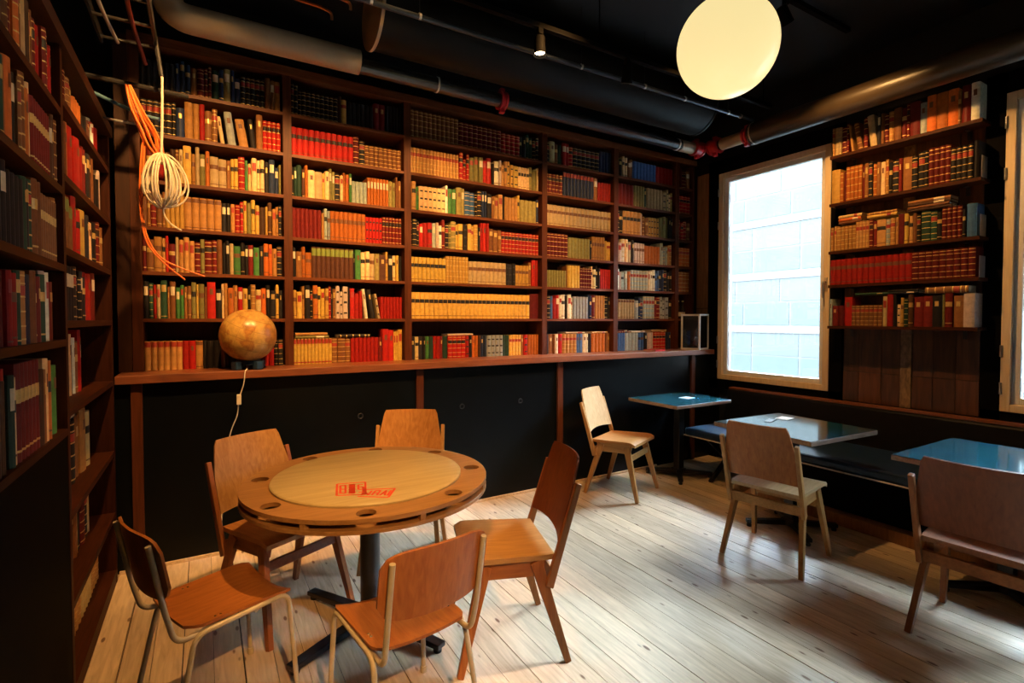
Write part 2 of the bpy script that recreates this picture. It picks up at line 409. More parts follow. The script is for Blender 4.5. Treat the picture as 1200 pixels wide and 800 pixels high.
def window(name, y0, y1, handle_at, hinge_at):
    z0, z1 = WZ; root = empty(name, (XR, (y0 + y1) / 2, z0), kind='structure')
    h = (y1 - y0) / 2; H = z1 - z0
    def ring(nm, mat, x0, x1, e, wd, par=root):
        for nme, b in (('jamb', (-h + e, -h + e + wd, e, H - e)), ('jamb', (h - e - wd, h - e, e, H - e)), ('rail', (-h + e + wd, h - e - wd, e, e + wd)), ('rail', (-h + e + wd, h - e - wd, H - e - wd, H - e))):
            MB().box(x0, x1, *b[:2], *b[2:]).build(nm + '_' + nme, mat, par, bevel=0.003)
    ring('frame', 'window_wood', -0.045, 0.03, 0.0, 0.052)
    ring('sash', 'frame_white', -0.012, 0.045, 0.052, 0.045)
    MB().box(0.020, 0.026, -h + 0.09, h - 0.09, 0.09, H - 0.09).build('pane', 'pane_glass', root)
    hd = MB().box(-0.058, -0.045, -0.012, 0.012, -0.06, 0.06); hd.tube(fillet([(-0.055, 0, 0.02), (-0.10, 0, 0.02), (-0.10, 0.0, -0.12)], 0.02), 0.008, 8)
    o = hd.build('handle', 'frame_metal', root, True); o.location = (0, handle_at * (h - 0.025), 0.95)
    for z in (0.16, 0.42, H - 0.55, H - 0.2):
        MB().lathe([(0.008, -0.04), (0.008, 0.04)], 10).build('hinge', 'frame_metal', root, True).location = (-0.05, hinge_at * (h - 0.004), z)
window('window_1', *W1, -1, 1)
window('window_2', *W2, -1, 1)

# ================================================================== OUTSIDE
tag(MB().box(5.3, 40, -40, 55, -1.75, -1.6).build('ground', 'street_grey'), kind='structure')
bl = empty('office_building', (22, 13, -1.6), label='pale bluish panelled office building seen through the window', cat='building')
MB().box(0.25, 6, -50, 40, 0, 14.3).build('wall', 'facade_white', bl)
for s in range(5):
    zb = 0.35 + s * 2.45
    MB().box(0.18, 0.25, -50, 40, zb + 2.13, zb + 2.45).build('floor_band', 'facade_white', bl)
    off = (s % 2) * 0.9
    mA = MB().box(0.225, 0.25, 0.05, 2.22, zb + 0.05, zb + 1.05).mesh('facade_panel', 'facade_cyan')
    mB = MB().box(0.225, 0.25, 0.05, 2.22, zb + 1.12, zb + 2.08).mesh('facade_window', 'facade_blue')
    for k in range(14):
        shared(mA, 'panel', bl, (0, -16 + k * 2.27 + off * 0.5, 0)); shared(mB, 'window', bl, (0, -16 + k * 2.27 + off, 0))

# ================================================================== BOOKS: specification
HUE = dict(r=('red', (0.36, 0.014, 0.011)), d=('maroon', (0.14, 0.011, 0.010)), o=('orange', (0.46, 0.125, 0.022)), t=('tan', (0.42, 0.21, 0.065)),
           c=('cream', (0.58, 0.42, 0.20)), y=('yellow', (0.58, 0.34, 0.075)), n=('brown', (0.24, 0.085, 0.030)), e=('dark brown', (0.075, 0.032, 0.016)),
           k=('black', (0.018, 0.016, 0.016)), g=('green', (0.06, 0.20, 0.055)), G=('dark green', (0.020, 0.060, 0.035)), b=('blue', (0.05, 0.13, 0.33)),
           B=('navy', (0.018, 0.030, 0.070)), w=('white', (0.62, 0.58, 0.50)), s=('grey', (0.30, 0.32, 0.32)), v=('olive', (0.22, 0.19, 0.065)), p=('pink', (0.50, 0.14, 0.12)))
for k, (nm, c) in HUE.items():
    for i in range(3):
        f = (0.78, 1.0, 1.22)[i]; j = [random.uniform(0.9, 1.1) for _ in c]
        plain('book_%s_%d' % (nm.replace(' ', '_'), i), tuple(min(0.9, x * f * q) for x, q in zip(c, j)), (0.6, 0.5, 0.65)[i], var=0.16, scale=45, spec=0.2)
BOOKS = []                     # every book as a dictionary
ORD = ['first', 'second', 'third', 'fourth', 'fifth', 'sixth', 'seventh', 'eighth', 'ninth', 'tenth', 'eleventh', 'twelfth', 'thirteenth', 'fourteenth',
       'fifteenth', 'sixteenth', 'seventeenth', 'eighteenth', 'nineteenth', 'twentieth']
def ordinal(n):
    if n < 20: return ORD[n]
    t, u = divmod(n + 1, 10); T = {2: 'twenty', 3: 'thirty', 4: 'forty', 5: 'fifty'}[t]
    return T + '-' + ORD[u - 1] if u else T[:-1] + 'ieth'
STYLE_WORD = dict(b='with gilt bands', l='with pale label', q='with dark label', x='with dark patches', R='with red top', N='with brown top', V='with green top')
def row(spec, origin, u, nrm, length, clear, where, from_right=False, fill=0.985, lo=0.70, hi=0.90):
    """fill one shelf: tokens are count, colour letter, optional :flags"""
    u, nrm = Vector(u), Vector(nrm); items = []; sets = 0
    for tok in spec.split():
        cnt, colr, fl = re.match(r'(\d+)([a-zA-Z])(?::(\w+))?$', tok).groups(); cnt = int(cnt); fl = fl or ''
        same = cnt >= 4; sets += same
        base = dict(w=random.uniform(0.021, 0.031), h=clear * random.uniform(lo, hi), d=random.uniform(0.13, 0.155), v=random.randint(0, 2), back=random.uniform(0, 0.006))
        for i in range(cnt):
            q = dict(base) if same else dict(w=random.uniform(0.016, 0.036), h=clear * random.uniform(lo, hi), d=random.uniform(0.12, 0.155), v=random.randint(0, 2), back=random.uniform(0, 0.014))
            if 'W' in fl: q['w'] = max(q['w'], 0.026) * 1.6
            if 'S' in fl: q['w'] *= 0.7
            if 'H' in fl: q['h'] = clear * 0.93
            if 'L' in fl: q['h'] = clear * 0.62
            st = [c for c in fl if c in STYLE_WORD]
            if not fl and not same: st = [random.choice(['', '', 'b', 'l', 'q', 'q2'])]
            q.update(c=colr, st=st[0] if st else '', tilt=random.uniform(0.10, 0.17) if 'T' in fl else 0.0, set=(sets if same else None))
            items.append(q)
    need = sum(q['w'] for q in items) + sum(q['h'] * math.sin(q['tilt']) * 0.6 for q in items)
    k = (length * fill) / need
    x = 0.002
    N = len(items)
    for i, q in enumerate(items):
        q['w'] *= k
        lean = q['h'] * math.sin(q['tilt']) * 0.6 * k
        q['pos'] = Vector(origin) + u * (x + lean) - nrm * q['back']; q['u'] = u; q['n'] = nrm
        x += q['w'] + lean
        q['w'] -= 0.0022
        q['where'] = where; q['ord'] = ordinal(N - 1 - i) + ' from right' if from_right else ordinal(i) + ' from left'
        q['lie'] = False
        BOOKS.append(q)
    return items
def lying(colours, pos, u, nrm, where, note, length=0.2, th=0.022, turn=0.0):
    """books lying flat in a small pile, spine outwards; pos = left end at the bottom of the pile"""
    z = 0.0
    pos, uu = Vector(pos), Vector(u); a0 = pos.dot(uu); under = []
    for q in BOOKS:                       # the standing books below carry the pile
        if q['where'] == where and not q['lie']:
            b0 = q['pos'].dot(uu)
            if b0 < a0 + length * 1.06 + 0.04 and b0 + q['w'] > a0 - 0.04:
                q['h'] = min(q['h'], pos.z - q['pos'].z - 0.001); under.append(q['pos'].z + q['h'])
    if under: pos.z = max(under) + 0.0008
    for i, c in enumerate(colours):
        t = th * random.uniform(0.8, 1.25)
        n = len(colours); rank = '' if n == 1 else ('bottom of pile, ' if i == 0 else 'top of pile, ' if i == n - 1 else ordinal(i) + ' from bottom of pile, ')
        BOOKS.append(dict(w=t - 0.0006, h=length * random.uniform(0.92, 1.05), d=0.14, v=random.randint(0, 2), c=c, st=random.choice(['', 'b', 'l']), tilt=0, set=None, lie=True,
                          pos=Vector(pos) + Vector((0, 0, z)), u=Vector(u), n=Vector(nrm), where=where, ord=rank + note, turn=turn))
        z += t

# ---- back bookcase
ZB = [2.955, 2.672, 2.378, 2.086, 1.803, 1.505, LEDGE_Z]        # upper faces of the boards
UX = [-0.360, 0.517, 1.397, 2.711, 3.583, 4.470]                 # upright centres
XEND = 4.745
BAYS = [(UX[i] + 0.0275, UX[i + 1] - 0.0275) for i in range(5)] + [(UX[5] + 0.0275, XEND - 0.03)]
SHELF = ['top shelf', 'second shelf', 'third shelf', 'fourth shelf', 'fifth shelf', 'sixth shelf', 'bottom shelf']
BAYN = ['leftmost bay of back bookcase', 'second bay of back bookcase', 'third bay of back bookcase', 'fourth bay of back bookcase', 'fifth bay of back bookcase', 'narrow last bay of back bookcase']
SPEC = [
 ["6k 3B 1n 3d:b 1G 1B 1v 2B 5k:b 2n 1t", "5k:b 1k 1B:W 1t:WH 1t:H 1r:H 1n:q 1n 1c:T 1s:WT 1t:WT 1k:T 1n:H 4r:b",
  "1o 2d 1r:H 2e 1n 1c:S 1y:WH 1t:q 1c:H 1v 1o:S 2c:qW 1n:S 2y:q 1r 1g:S 2c:l 2c:q 1k 2B:l 1v:S", "2n 1d 2n:q 4y:H 5t:NW 2k:l 1t 2r:b 1y 1v 2y 1e:W 1y 1e 2t 1k:b",
  "1d 1n 2t:q 1r:S 1d 1c:S 3t:l 1d:b 1v 2d:b 1n 1k:S 1k:l 1c:S 1g:q 1k 1k:l 1d:l 1g 1k:S 2o 1t 1k", "1k:l 1G 1r:q 1c 1G 1n:S 1n 2g 1n 1n:q 1v 1y:S 1v 1n:S 1r:W 1k:l 1c:S 1t 1o 1t:S 1r 1y 1k:q 1t 1c 1o 2k 1y:q 1k",
  "6t:RL 2r:L 1t:NL 3k:L 1n:L 1e:L 6k:L 1d:L 2r:L 2k:bL"],
 ["3k:b 8k:b 1e 1y:b 6k 2d:W 5k", "11r:q 1d 1k:b 8n:bL", "1k 2G 1e 1o:S 2c:W 1y 1c 2v 1k:b 1c 2o 1g 4s:L 7o:l 2v 2n", "7d 1t:S 2s:q 8o:q 5r:x 6d:b",
  "1k 1n 2o 9e:V 1k:S 1g 3c:q 1v 1e:W 1y:q 1k:l 1c:q 1y:S 1k:S", "2y 1t:q 1k:l 1k 1o:q 1y:q 2y 1r 1k:S 1n 3w:x 1k:S 3r 1w:T 1k:T 1c:xT 7r:L",
  "11y:RL 3n:bWL 7r:L 1d:L 2r:W 3y:l"],
 ["11n:b 9d:b 4r:b 2k 2G 2k:b", "15t:b 3r:b 3v 2r 1k:S 2w:q 2t 3y:x 4c:q 2v 1c:S", "1o:S 1t 1g:S 6c:x 1w 2g 2v 2b 2k:b 2B:l 1k 1n:S 2t:l 1k:S 4t 1y:q 4v 1B", "3k:b 3r 1s 2w 1d 1k 2v:b 2y:q 1k:x 3y:b 1k:S 3r:H 3n 11r:b",
  "9y:q 7y:b 9c:q 3k:x 4y:q 1n 2r:H", "28y:q 1d:W", "1k:L 1c:qL 2k:L 1g:L 1G:L 2r:L 1d:L 1G:L 4r:bL 1r:xL 1k:L 2o:L 1e:L 2B:L 4s:xL 2G:L 4y:bL 1n:L 1r:xL 4o:L"],
 ["1k 1c 1n 1G:S 3r 6k:b 4B", "5d:b 9B:R 1n 5r", "17c:q", "1p 6d:b 7v 1k:S 5t:q 2y", "8v:L 1n:S 4y 5d:b 2c:q 2k 5r", "2k 1b:S 2r 2w 1k:S 2w 5s 2B 1d 4t 2k", "1k:L 2n:L 1w:L 1r:L 4t:bL 2b:L 2w:L 1k:L 4o:L 2n:L"],
 ["2k 2c:q 2n:l 7b 5r", "5d 4v 1G 5c 3c:x 1y", "2k 5t:q 1w 2n 4y:x 3v 2k:S", "3w 2c 1k:S 4w:q 5o 3s 2t", "2w 2s 1o 6s:b 3w 2b:q 2B 3k", "7c:N 1s 2B 4s:b 2d 3s:x 1k", "4b:L 4s:L 2b:qL 1k:L 2w:L 4r:bL 2B:L"],
 ["3d 1n", "4r:b", "3r:b 1n", "4o:b", "4o:b", "", ""]]
for bi, (x0, x1) in enumerate(BAYS):
    for ri, z in enumerate(ZB):
        s = SPEC[bi][ri]
        if not s: continue
        top = 3.205 if ri == 0 else ZB[ri - 1] - 0.024
        row(s, (x0, 4.0, z + 0.0005), (1, 0, 0), (0, -1, 0), x1 - x0, min(top - z, 0.30), SHELF[ri] + ', ' + BAYN[bi])
B6 = LEDGE_Z + 0.0005
lying('Bk', (0.10, 4.0, B6 + 0.19), (1, 0, 0), (0, -1, 0), 'bottom shelf, ' + BAYN[0], 'lying across the row', 0.19, 0.016)
lying('vt', (0.56, 4.0, B6 + 0.19), (1, 0, 0), (0, -1, 0), 'bottom shelf, ' + BAYN[1], 'lying across left end', 0.23, 0.022)
lying('k', (0.86, 4.0, B6 + 0.19), (1, 0, 0), (0, -1, 0), 'bottom shelf, ' + BAYN[1], 'lying across the middle', 0.24, 0.03)
lying('w', (1.75, 4.0, B6 + 0.19), (1, 0, 0), (0, -1, 0), 'bottom shelf, ' + BAYN[2], 'lying across the row', 0.24, 0.018)
lying('c', (2.98, 4.0, B6 + 0.19), (1, 0, 0), (0, -1, 0), 'bottom shelf, ' + BAYN[3], 'lying across the middle', 0.22, 0.018)
lying('t', (3.30, 4.0, B6 + 0.19), (1, 0, 0), (0, -1, 0), 'bottom shelf, ' + BAYN[3], 'lying across right end', 0.2, 0.016)
lying('dd', (3.63, 4.0, B6 + 0.19), (1, 0, 0), (0, -1, 0), 'bottom shelf, ' + BAYN[4], 'lying across left end', 0.17, 0.016)
lying('w', (3.83, 4.0, B6 + 0.19), (1, 0, 0), (0, -1, 0), 'bottom shelf, ' + BAYN[4], 'lying across the middle', 0.2, 0.016)
lying('nc', (4.12, 4.0, B6 + 0.19), (1, 0, 0), (0, -1, 0), 'bottom shelf, ' + BAYN[4], 'lying across right end', 0.22, 0.014)
lying('k', (3.0, 4.0, 1.803 + 0.225), (1, 0, 0), (0, -1, 0), 'fifth shelf, ' + BAYN[3], 'lying across the row', 0.22, 0.014)

# ---- left bookcase (front edges at x = -0.45)
XS, XSL = -0.463, -0.525
ZN = [2.285, 1.993, 1.705, 1.425, 1.088]
ZFAR = [2.340, 2.055, 1.775, 1.495, 1.153, 0.755, 0.405, 0.075]
YN0, YU, YE = 1.30, 2.545, 3.665
NEAR = ["6n 3d 2k 3o 2n 1c 3d 2n 1d:b 2o 1e 1n 1c:W 1e 1y:l 1n 1d 1r:W 3d:b 1d 1r:W 1r:b", "4n 3d 3o 2n 4d 2G 2o:W 1k 1n:b 1n:b 1o:W 1c:l 8d:q 2e 1n",
        "5k 4e 3k 3G 2k 4k 1G:S 1k 1G 1n 1n:S 7n:q 1n", "4d 3k 5n 2B 2d 2r 1G 1t 1B:W 1n 1d 1d 1G 1w:xW 1w 1d:W", "6d 4n 2k 4e 1r 1G 1c 6d:q 1e 1n 1c 1o:q 2g:W"]
for s, z, t in zip(NEAR, ZN, [2.49] + ZN[:-1]):
    i = ZN.index(z)
    end = {3: 0.935, 4: 0.965}.get(i, 0.985)
    row(s, (XS, YN0 + 0.03, z + 0.0005), (0, 1, 0), (1, 0, 0), YU - YN0 - 0.055, min(t - z - 0.024, 0.31) if i else 0.23, SHELF[i].replace('bottom', 'fifth') + ', near bay of left bookcase', True, end, 0.78, 0.93)
FAR = ["2d:b 2n:b 1n 4o:L 3k:L 2e:L 1s 1w 2r:WH", "1o:bL 1t:bL 1n 1o 3r:W 2d 2k 1e 1n 3k:L 1w:S", "3n:V 1r:H 1r 1y:W 1k:S 1k 1c:W 1k 1d:b 1e 1n", "4k:l 3k:b 2k 1r 1r:S 1r:W 1d",
       "3k 2k:b 1k:S 2t:W 1c 1k:S 1w:S 1n 1r:H 1r:l", "1r:L 3r 1d:S 1r 1k:S 1k:b 1k 1n:W 1t:WH 1c:qW", "2k:L 1o:S 2k:L 2n:S 1t:S 1k 1d 1k:b 1c:S", "1d 2k 6t:bL 5c:bL 4t:bL"]
for s, z, t in zip(FAR, ZFAR, [2.49] + ZFAR[:-1]):
    i = ZFAR.index(z)
    end = [0.80, 0.83, 0.86, 0.64, 0.66, 0.80, 0.80, 0.97][i]
    row(s, (XS if i < 4 else XSL, YU + 0.03, z + 0.0005), (0, 1, 0), (1, 0, 0), YE - YU - 0.06, min(t - z - 0.024, 0.33) if i else 0.145,
        (SHELF[i] if i < 6 else ['seventh shelf', 'lowest shelf'][i - 6]) + ', far bay of left bookcase', False, end, 0.72, 0.9)
lying('kB', (XSL, YU + 0.22, ZFAR[5] + 0.30), (0, 1, 0), (1, 0, 0), 'sixth shelf, far bay of left bookcase', 'lying across row', 0.3, 0.03)
lying('kB', (XSL, YU + 0.12, ZFAR[4] + 0.292), (0, 1, 0), (1, 0, 0), 'fifth shelf, far bay of left bookcase', 'lying across row', 0.25, 0.016)

# ---- wall shelves beside the window (front edges at x = 4.60)
ZR = [2.882, 2.481, 2.078, 1.792, 1.444]
YR0, YR1 = 2.43, 1.425
RIGHT = ["1t:b 2c:b 2d:b 1t:T 1n:bT 1d:b 1c:WT 1k 1n:S 1d:b 1t:b 1n:W 1d 1d:b 1d:W 1s 3o:WH 1n 1d:W 1w:WH", "1y:W 1o:b 1d:S 4o:b 1d:S 1n 1k:b 1o:b 1n:S 1c:S 1t:b 1k:q 1k:b 1d 1n:W 3k:b 4d:b 4k:b 1k",
         "3t:b 4t:b 4t:b 2d 1t:qW 1s 1t 1t:S 1d:H 1y:q 1t:q 1n:S 1k 1G:bW 1G:b 1k 4d:b 1k 1b:WH", "14r:q 9d:b", "1s:S 2d:L 1r:W 7n:bL 1c 1r 1k:S 1c:xL 1y:q 1G 1e 2d:W 1k:W 1v:S 1d 1n:W 1w:W"]
WN = ['top wall shelf beside the window', 'second wall shelf beside the window', 'third wall shelf beside the window', 'fourth wall shelf beside the window', 'lowest wall shelf beside the window']
for i, (s, z) in enumerate(zip(RIGHT, ZR)):
    clear = [0.285, 0.31, 0.25, 0.235, 0.275][i]
    row(s, (4.622, YR0 - 0.004, z + 0.0005), (0, -1, 0), (-1, 0, 0), YR0 - YR1 - 0.02, clear, WN[i], False, 0.99, *((0.78, 0.92) if i != 3 else (0.9, 0.93)))
lying('noc', (4.622, 2.36, ZR[2] + 0.232), (0, -1, 0), (-1, 0, 0), WN[2], 'lying at left end', 0.19, 0.022)
lying('yt', (4.622, 2.14, ZR[2] + 0.24), (0, -1, 0), (-1, 0, 0), WN[2], 'lying aslant in middle', 0.22, 0.026)
lying('enen', (4.622, 1.86, ZR[2] + 0.235), (0, -1, 0), (-1, 0, 0), WN[2], 'lying at right end', 0.27, 0.022)
lying('G', (4.622, 2.22, ZR[4] + 0.255), (0, -1, 0), (-1, 0, 0), WN[4], 'lying at left end', 0.24, 0.016)
lying('kk', (4.622, 1.98, ZR[4] + 0.255), (0, -1, 0), (-1, 0, 0), WN[4], 'lying in middle', 0.2, 0.014)
lying('n', (4.622, 1.74, ZR[4] + 0.255), (0, -1, 0), (-1, 0, 0), WN[4], 'thick, lying at right end', 0.26, 0.045)

# ================================================================== BOOKCASES
bc = empty('bookcase', (2.2, 4.24, LEDGE_Z), label='dark reddish-brown built-in bookcase filling the back wall above the ledge', cat='bookcase')
def inl(mb, name, mat, root=bc, **k):          # geometry given in world coordinates, parented to an Empty
    o = mb.build(name, mat, None, **k); o.parent = root; o.matrix_parent_inverse = Matrix.Translation(root.location).inverted() if not root.rotation_euler.z else (Matrix.Translation(root.location) @ Matrix.Rotation(root.rotation_euler.z, 4, 'Z')).inverted()
    return o
for x in UX: inl(MB().box(x - 0.0275, x + 0.0275, 3.965, 4.225, LEDGE_Z, 3.215), 'upright', 'shelf_wood_v')
inl(MB().box(XEND - 0.03, XEND, 3.965, 4.225, LEDGE_Z, 3.215), 'upright', 'shelf_wood_v')
for x0, x1 in BAYS:
    for z in ZB[:-1]: inl(MB().box(x0, x1, 3.972, 4.222, z - 0.022, z), 'shelf_board', 'shelf_wood')
inl(MB().box(-0.3875, XEND, 4.226, 4.238, LEDGE_Z, 3.24), 'back_panel', 'shelf_back')
inl(MB().box(-0.3875, XEND, 3.955, 4.225, 3.216, 3.245).box(-0.3875, XEND, 3.935, 3.955, 3.205, 3.262), 'cornice', 'shelf_wood')
inl(MB().box(-0.46, -0.389, 3.97, 4.0, LEDGE_Z, 3.245), 'filler_panel', 'shelf_back')

lc = empty('bookcase', (-0.62, 3.1, 0), label='dark brown bookcase along the left wall, far bay reaching the floor', cat='bookcase')
for y in (YN0, YU, YE): inl(MB().box(-0.775, -0.45, y - 0.018, y + 0.018, 0.0, 2.52), 'upright', 'shelf_shaded_v', lc)
for z in ZN: inl(MB().box(-0.772, -0.45, YN0 + 0.019, YU - 0.019, z - 0.026, z), 'shelf_board', 'shelf_shaded_y', lc)
for z in ZFAR: inl(MB().box(-0.772, -0.45, YU + 0.019, YE - 0.019, z - 0.028, z), 'shelf_board', 'shelf_shaded_y', lc)
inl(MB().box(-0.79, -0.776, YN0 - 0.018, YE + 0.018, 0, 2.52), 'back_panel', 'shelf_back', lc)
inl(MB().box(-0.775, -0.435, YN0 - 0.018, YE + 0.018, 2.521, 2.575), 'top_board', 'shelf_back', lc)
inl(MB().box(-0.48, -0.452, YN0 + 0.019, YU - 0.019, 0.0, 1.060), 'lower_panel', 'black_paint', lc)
inl(MB().box(-0.48, -0.452, YU + 0.019, YE - 0.019, 0.0, 0.046), 'plinth', 'shelf_shaded_y', lc)
inl(MB().box(-0.79, -0.452, -2.58, YN0 - 0.02, 0.0, 2.52), 'side_panel', 'black_paint', lc)

for i, z in enumerate(ZR):
    sh = empty('wall_shelf', (XR - 0.03, (YR0 + YR1) / 2, z), label='dark brown plank shelf holding books, ' + ['highest', 'second from top', 'third from top', 'fourth from top', 'lowest'][i] + ' beside the tall window', cat='shelf', group='plank shelves beside the window')
    inl(MB().box(4.60, XR - 0.035, YR1, YR0, z - 0.024, z), 'board', 'shelf_shaded_y', sh)
    for y in (YR0 - 0.12, YR1 + 0.12):
        inl(MB().box(4.70, XR - 0.035, y - 0.012, y + 0.012, z - 0.030, z - 0.024).box(XR - 0.041, XR - 0.035, y - 0.012, y + 0.012, z - 0.09, z - 0.024), 'bracket', 'black_metal', sh)

# ================================================================== BOOKS: geometry
LABELMAT = ['gilt', 'label_cream', 'label_black', 'label_red', 'label_brown', 'label_green']
def arc(q, x0, x1, out):
    """spine cross-section from x0 to x1, bulging towards -y, pushed out by `out`"""
    w = q['w']; r = min(0.32 * w + 0.001, 0.0095); pts = []
    for i in range(6):
        x = x0 + (x1 - x0) * i / 5; t = 2 * x / w - 1
        pts.append((x, -r * (1 - t * t) - out + 0.001))
    return pts
def cover_poly(q):
    w, d, t = q['w'], q['d'], 0.0022
    return arc(q, 0, w, 0) + [(w, d), (w - t, d), (w - t, t + 0.001), (t, t + 0.001), (t, d), (0, d)]
def label_spec(q):
    """(material, z0, z1, inset) strips on the spine as fractions of the height"""
    s, c = q['st'], q['c']
    dark = c in 'kGBedn'
    if s == 'b': return [('gilt', z, z + 0.022, 0) for z in (0.06, 0.24, 0.44, 0.64, 0.82, 0.93)] + ([('label_red' if c != 'r' and c != 'd' else 'label_black', 0.67, 0.80, 0)] if q['v'] else [])
    if s == 'l': return [('label_cream' if c not in 'cwyt' else 'label_red', 0.62, 0.86, 0.10)]
    if s == 'q': return [('gilt' if dark else 'label_black' if q['v'] else 'label_brown', 0.60, 0.74, 0.0), ('gilt' if dark else 'label_brown', 0.10, 0.125, 0)]
    if s == 'q2': return [('gilt' if dark else 'label_red', 0.70, 0.88, 0.12), ('gilt' if dark else 'label_brown', 0.05, 0.07, 0)]
    if s == 'x': return [('label_black', 0.15, 0.20, 0.15), ('label_black', 0.47, 0.54, 0.15), ('label_black', 0.78, 0.84, 0.15)]
    if s == 'R': return [('label_red', 0.80, 0.97, 0)] + ([('label_red', 0.05, 0.10, 0)] if c == 'y' else [])
    if s == 'N': return [('label_brown', 0.84, 0.96, 0), ('label_brown', 0.06, 0.09, 0)]
    if s == '' and q['v'] and q['set'] is None: return [('gilt' if dark else 'label_brown', 0.66, 0.82, 0.28)]
    if s == 'V': return [('label_green', 0.72, 0.96, 0)]
    return []
def strips(mb, q, fn, mi_of):
    for m, a, b, ins in label_spec(q):
        w = q['w']; top = arc(q, w * ins + 0.0005, w * (1 - ins) - 0.0005, 0.0007); base = len(mb.v); n = len(top)
        for z in (a * q['h'], b * q['h']): mb.v += [fn(x, y, z) for x, y in top]
        for i in range(n - 1):
            mb.f.append([base + i, base + i + 1, base + n + i + 1, base + n + i]); mb.m.append(mi_of(m))
def world_fn(q):
    """local book (x width, y inwards, z up) -> world"""
    inw = -q['n']; up = Vector((0, 0, 1)); u = q['u']; p = q['pos']
    if q['lie']:
        cz, sz = math.cos(q.get('turn', 0)), math.sin(q.get('turn', 0))
        return lambda x, y, z: tuple(p + u * z + inw * y + up * x)
    c, s = math.cos(q['tilt']), math.sin(q['tilt'])
    return lambda x, y, z: tuple(p + u * (x * c - z * s) + inw * y + up * (z * c + x * s))
def screen_area(q):
    fn = world_fn(q); P = [project(fn(x, 0, z)) for x, z in ((0, 0), (q['w'], 0), (q['w'], q['h']), (0, q['h']))]
    if any(p is None for p in P): return 0
    mx = sum(p[0] for p in P) / 4; my = sum(p[1] for p in P) / 4
    if not (2 < mx < 1198 and 2 < my < 798): return 0
    return abs(sum(P[i][0] * P[(i + 1) % 4][1] - P[(i + 1) % 4][0] * P[i][1] for i in range(4))) / 2
for q in BOOKS: q['area'] = screen_area(q)
order = sorted(range(len(BOOKS)), key=lambda i: -BOOKS[i]['area'])
single = set(order[:300])
def mat_of(q): return 'book_%s_%d' % (HUE[q['c']][0].replace(' ', '_'), q['v'])
def book_label(q):
    colour = HUE[q['c']][0]; st = STYLE_WORD.get(q['st'][:1], '')
    if q['set'] is not None:
        for b in (' ' + st if st else '', ''):
            t = '%s volume%s, matching set, %s, %s' % (colour, b, q['ord'], q['where'])
            if len(t.split()) <= 16: break
        return t, 'matching %s set %d, %s' % (colour, q['set'], q['where'])
    size = 'thick ' if q['w'] > 0.038 else 'slim ' if q['w'] < 0.019 else ''
    for a, b in ((size, ' ' + st if st else ''), ('', ' ' + st if st else ''), ('', '')):
        t = '%s%s book%s, %s, %s' % (a, colour, b, q['ord'], q['where'])
        if len(t.split()) <= 16: break
    return t, 'books on ' + q['where']
stuff = MB(); smats = []
def sm(name):
    if name not in smats: smats.append(name)
    return smats.index(name)
t_ = 0.0022
seen = {}
for i, q in enumerate(BOOKS):
    if i not in single:
        fn = world_fn(q)
        stuff.prism(cover_poly(q), 0, q['h'], fn, sm(mat_of(q)))
        stuff.prism([(t_, t_), (q['w'] - t_, t_), (q['w'] - t_, q['d'] - 0.003), (t_, q['d'] - 0.003)], 0.003, q['h'] - 0.003, fn, sm('pages'))
        strips(stuff, q, fn, sm)
    else:
        lab, grp = book_label(q)
        if q['set'] is None:
            seen[lab] = seen.get(lab, 0) + 1
        fn = world_fn(q); o = Vector(fn(0, 0, 0)); ex = (Vector(fn(1, 0, 0)) - o); ey = (Vector(fn(0, 1, 0)) - o); ez = (Vector(fn(0, 0, 1)) - o)
        M = Matrix(((ex.x, ey.x, ez.x, o.x), (ex.y, ey.y, ez.y, o.y), (ex.z, ey.z, ez.z, o.z), (0, 0, 0, 1)))
        # handedness: mirror x when the frame is left-handed so that the object matrix is a pure rotation
        flip = M.to_3x3().determinant() < 0
        lf = (lambda x, y, z: (-x, y, z)) if flip else (lambda x, y, z: (x, y, z))
        if flip: M = Matrix(((-ex.x, ey.x, ez.x, o.x), (-ex.y, ey.y, ez.y, o.y), (-ex.z, ey.z, ez.z, o.z), (0, 0, 0, 1)))
        b = bpy.data.objects.new('book', None); b.empty_display_size = 0.05; b.matrix_world = M; COL.objects.link(b)
        tag(b, lab, 'book', grp)
        MB().prism(cover_poly(q), 0, q['h'], lf).build('cover', mat_of(q), b)
        MB().prism([(t_, t_), (q['w'] - t_, t_), (q['w'] - t_, q['d'] - 0.003), (t_, q['d'] - 0.003)], 0.003, q['h'] - 0.003, lf).build('page_block', 'pages', b)
        if label_spec(q):
            ms = []
            def mo(n):
                if n not in ms: ms.append(n)
                return ms.index(n)
            lb = MB(); strips(lb, q, lf, mo); lo_ = lb.build('spine_label', ms, b, fix=False)
            if len(label_spec(q)) > 1: lo_['kind'] = 'stuff'
so = stuff.build('books', smats)
tag(so, 'rows of old cloth-bound books filling the rest of the shelves', 'books', kind='stuff')

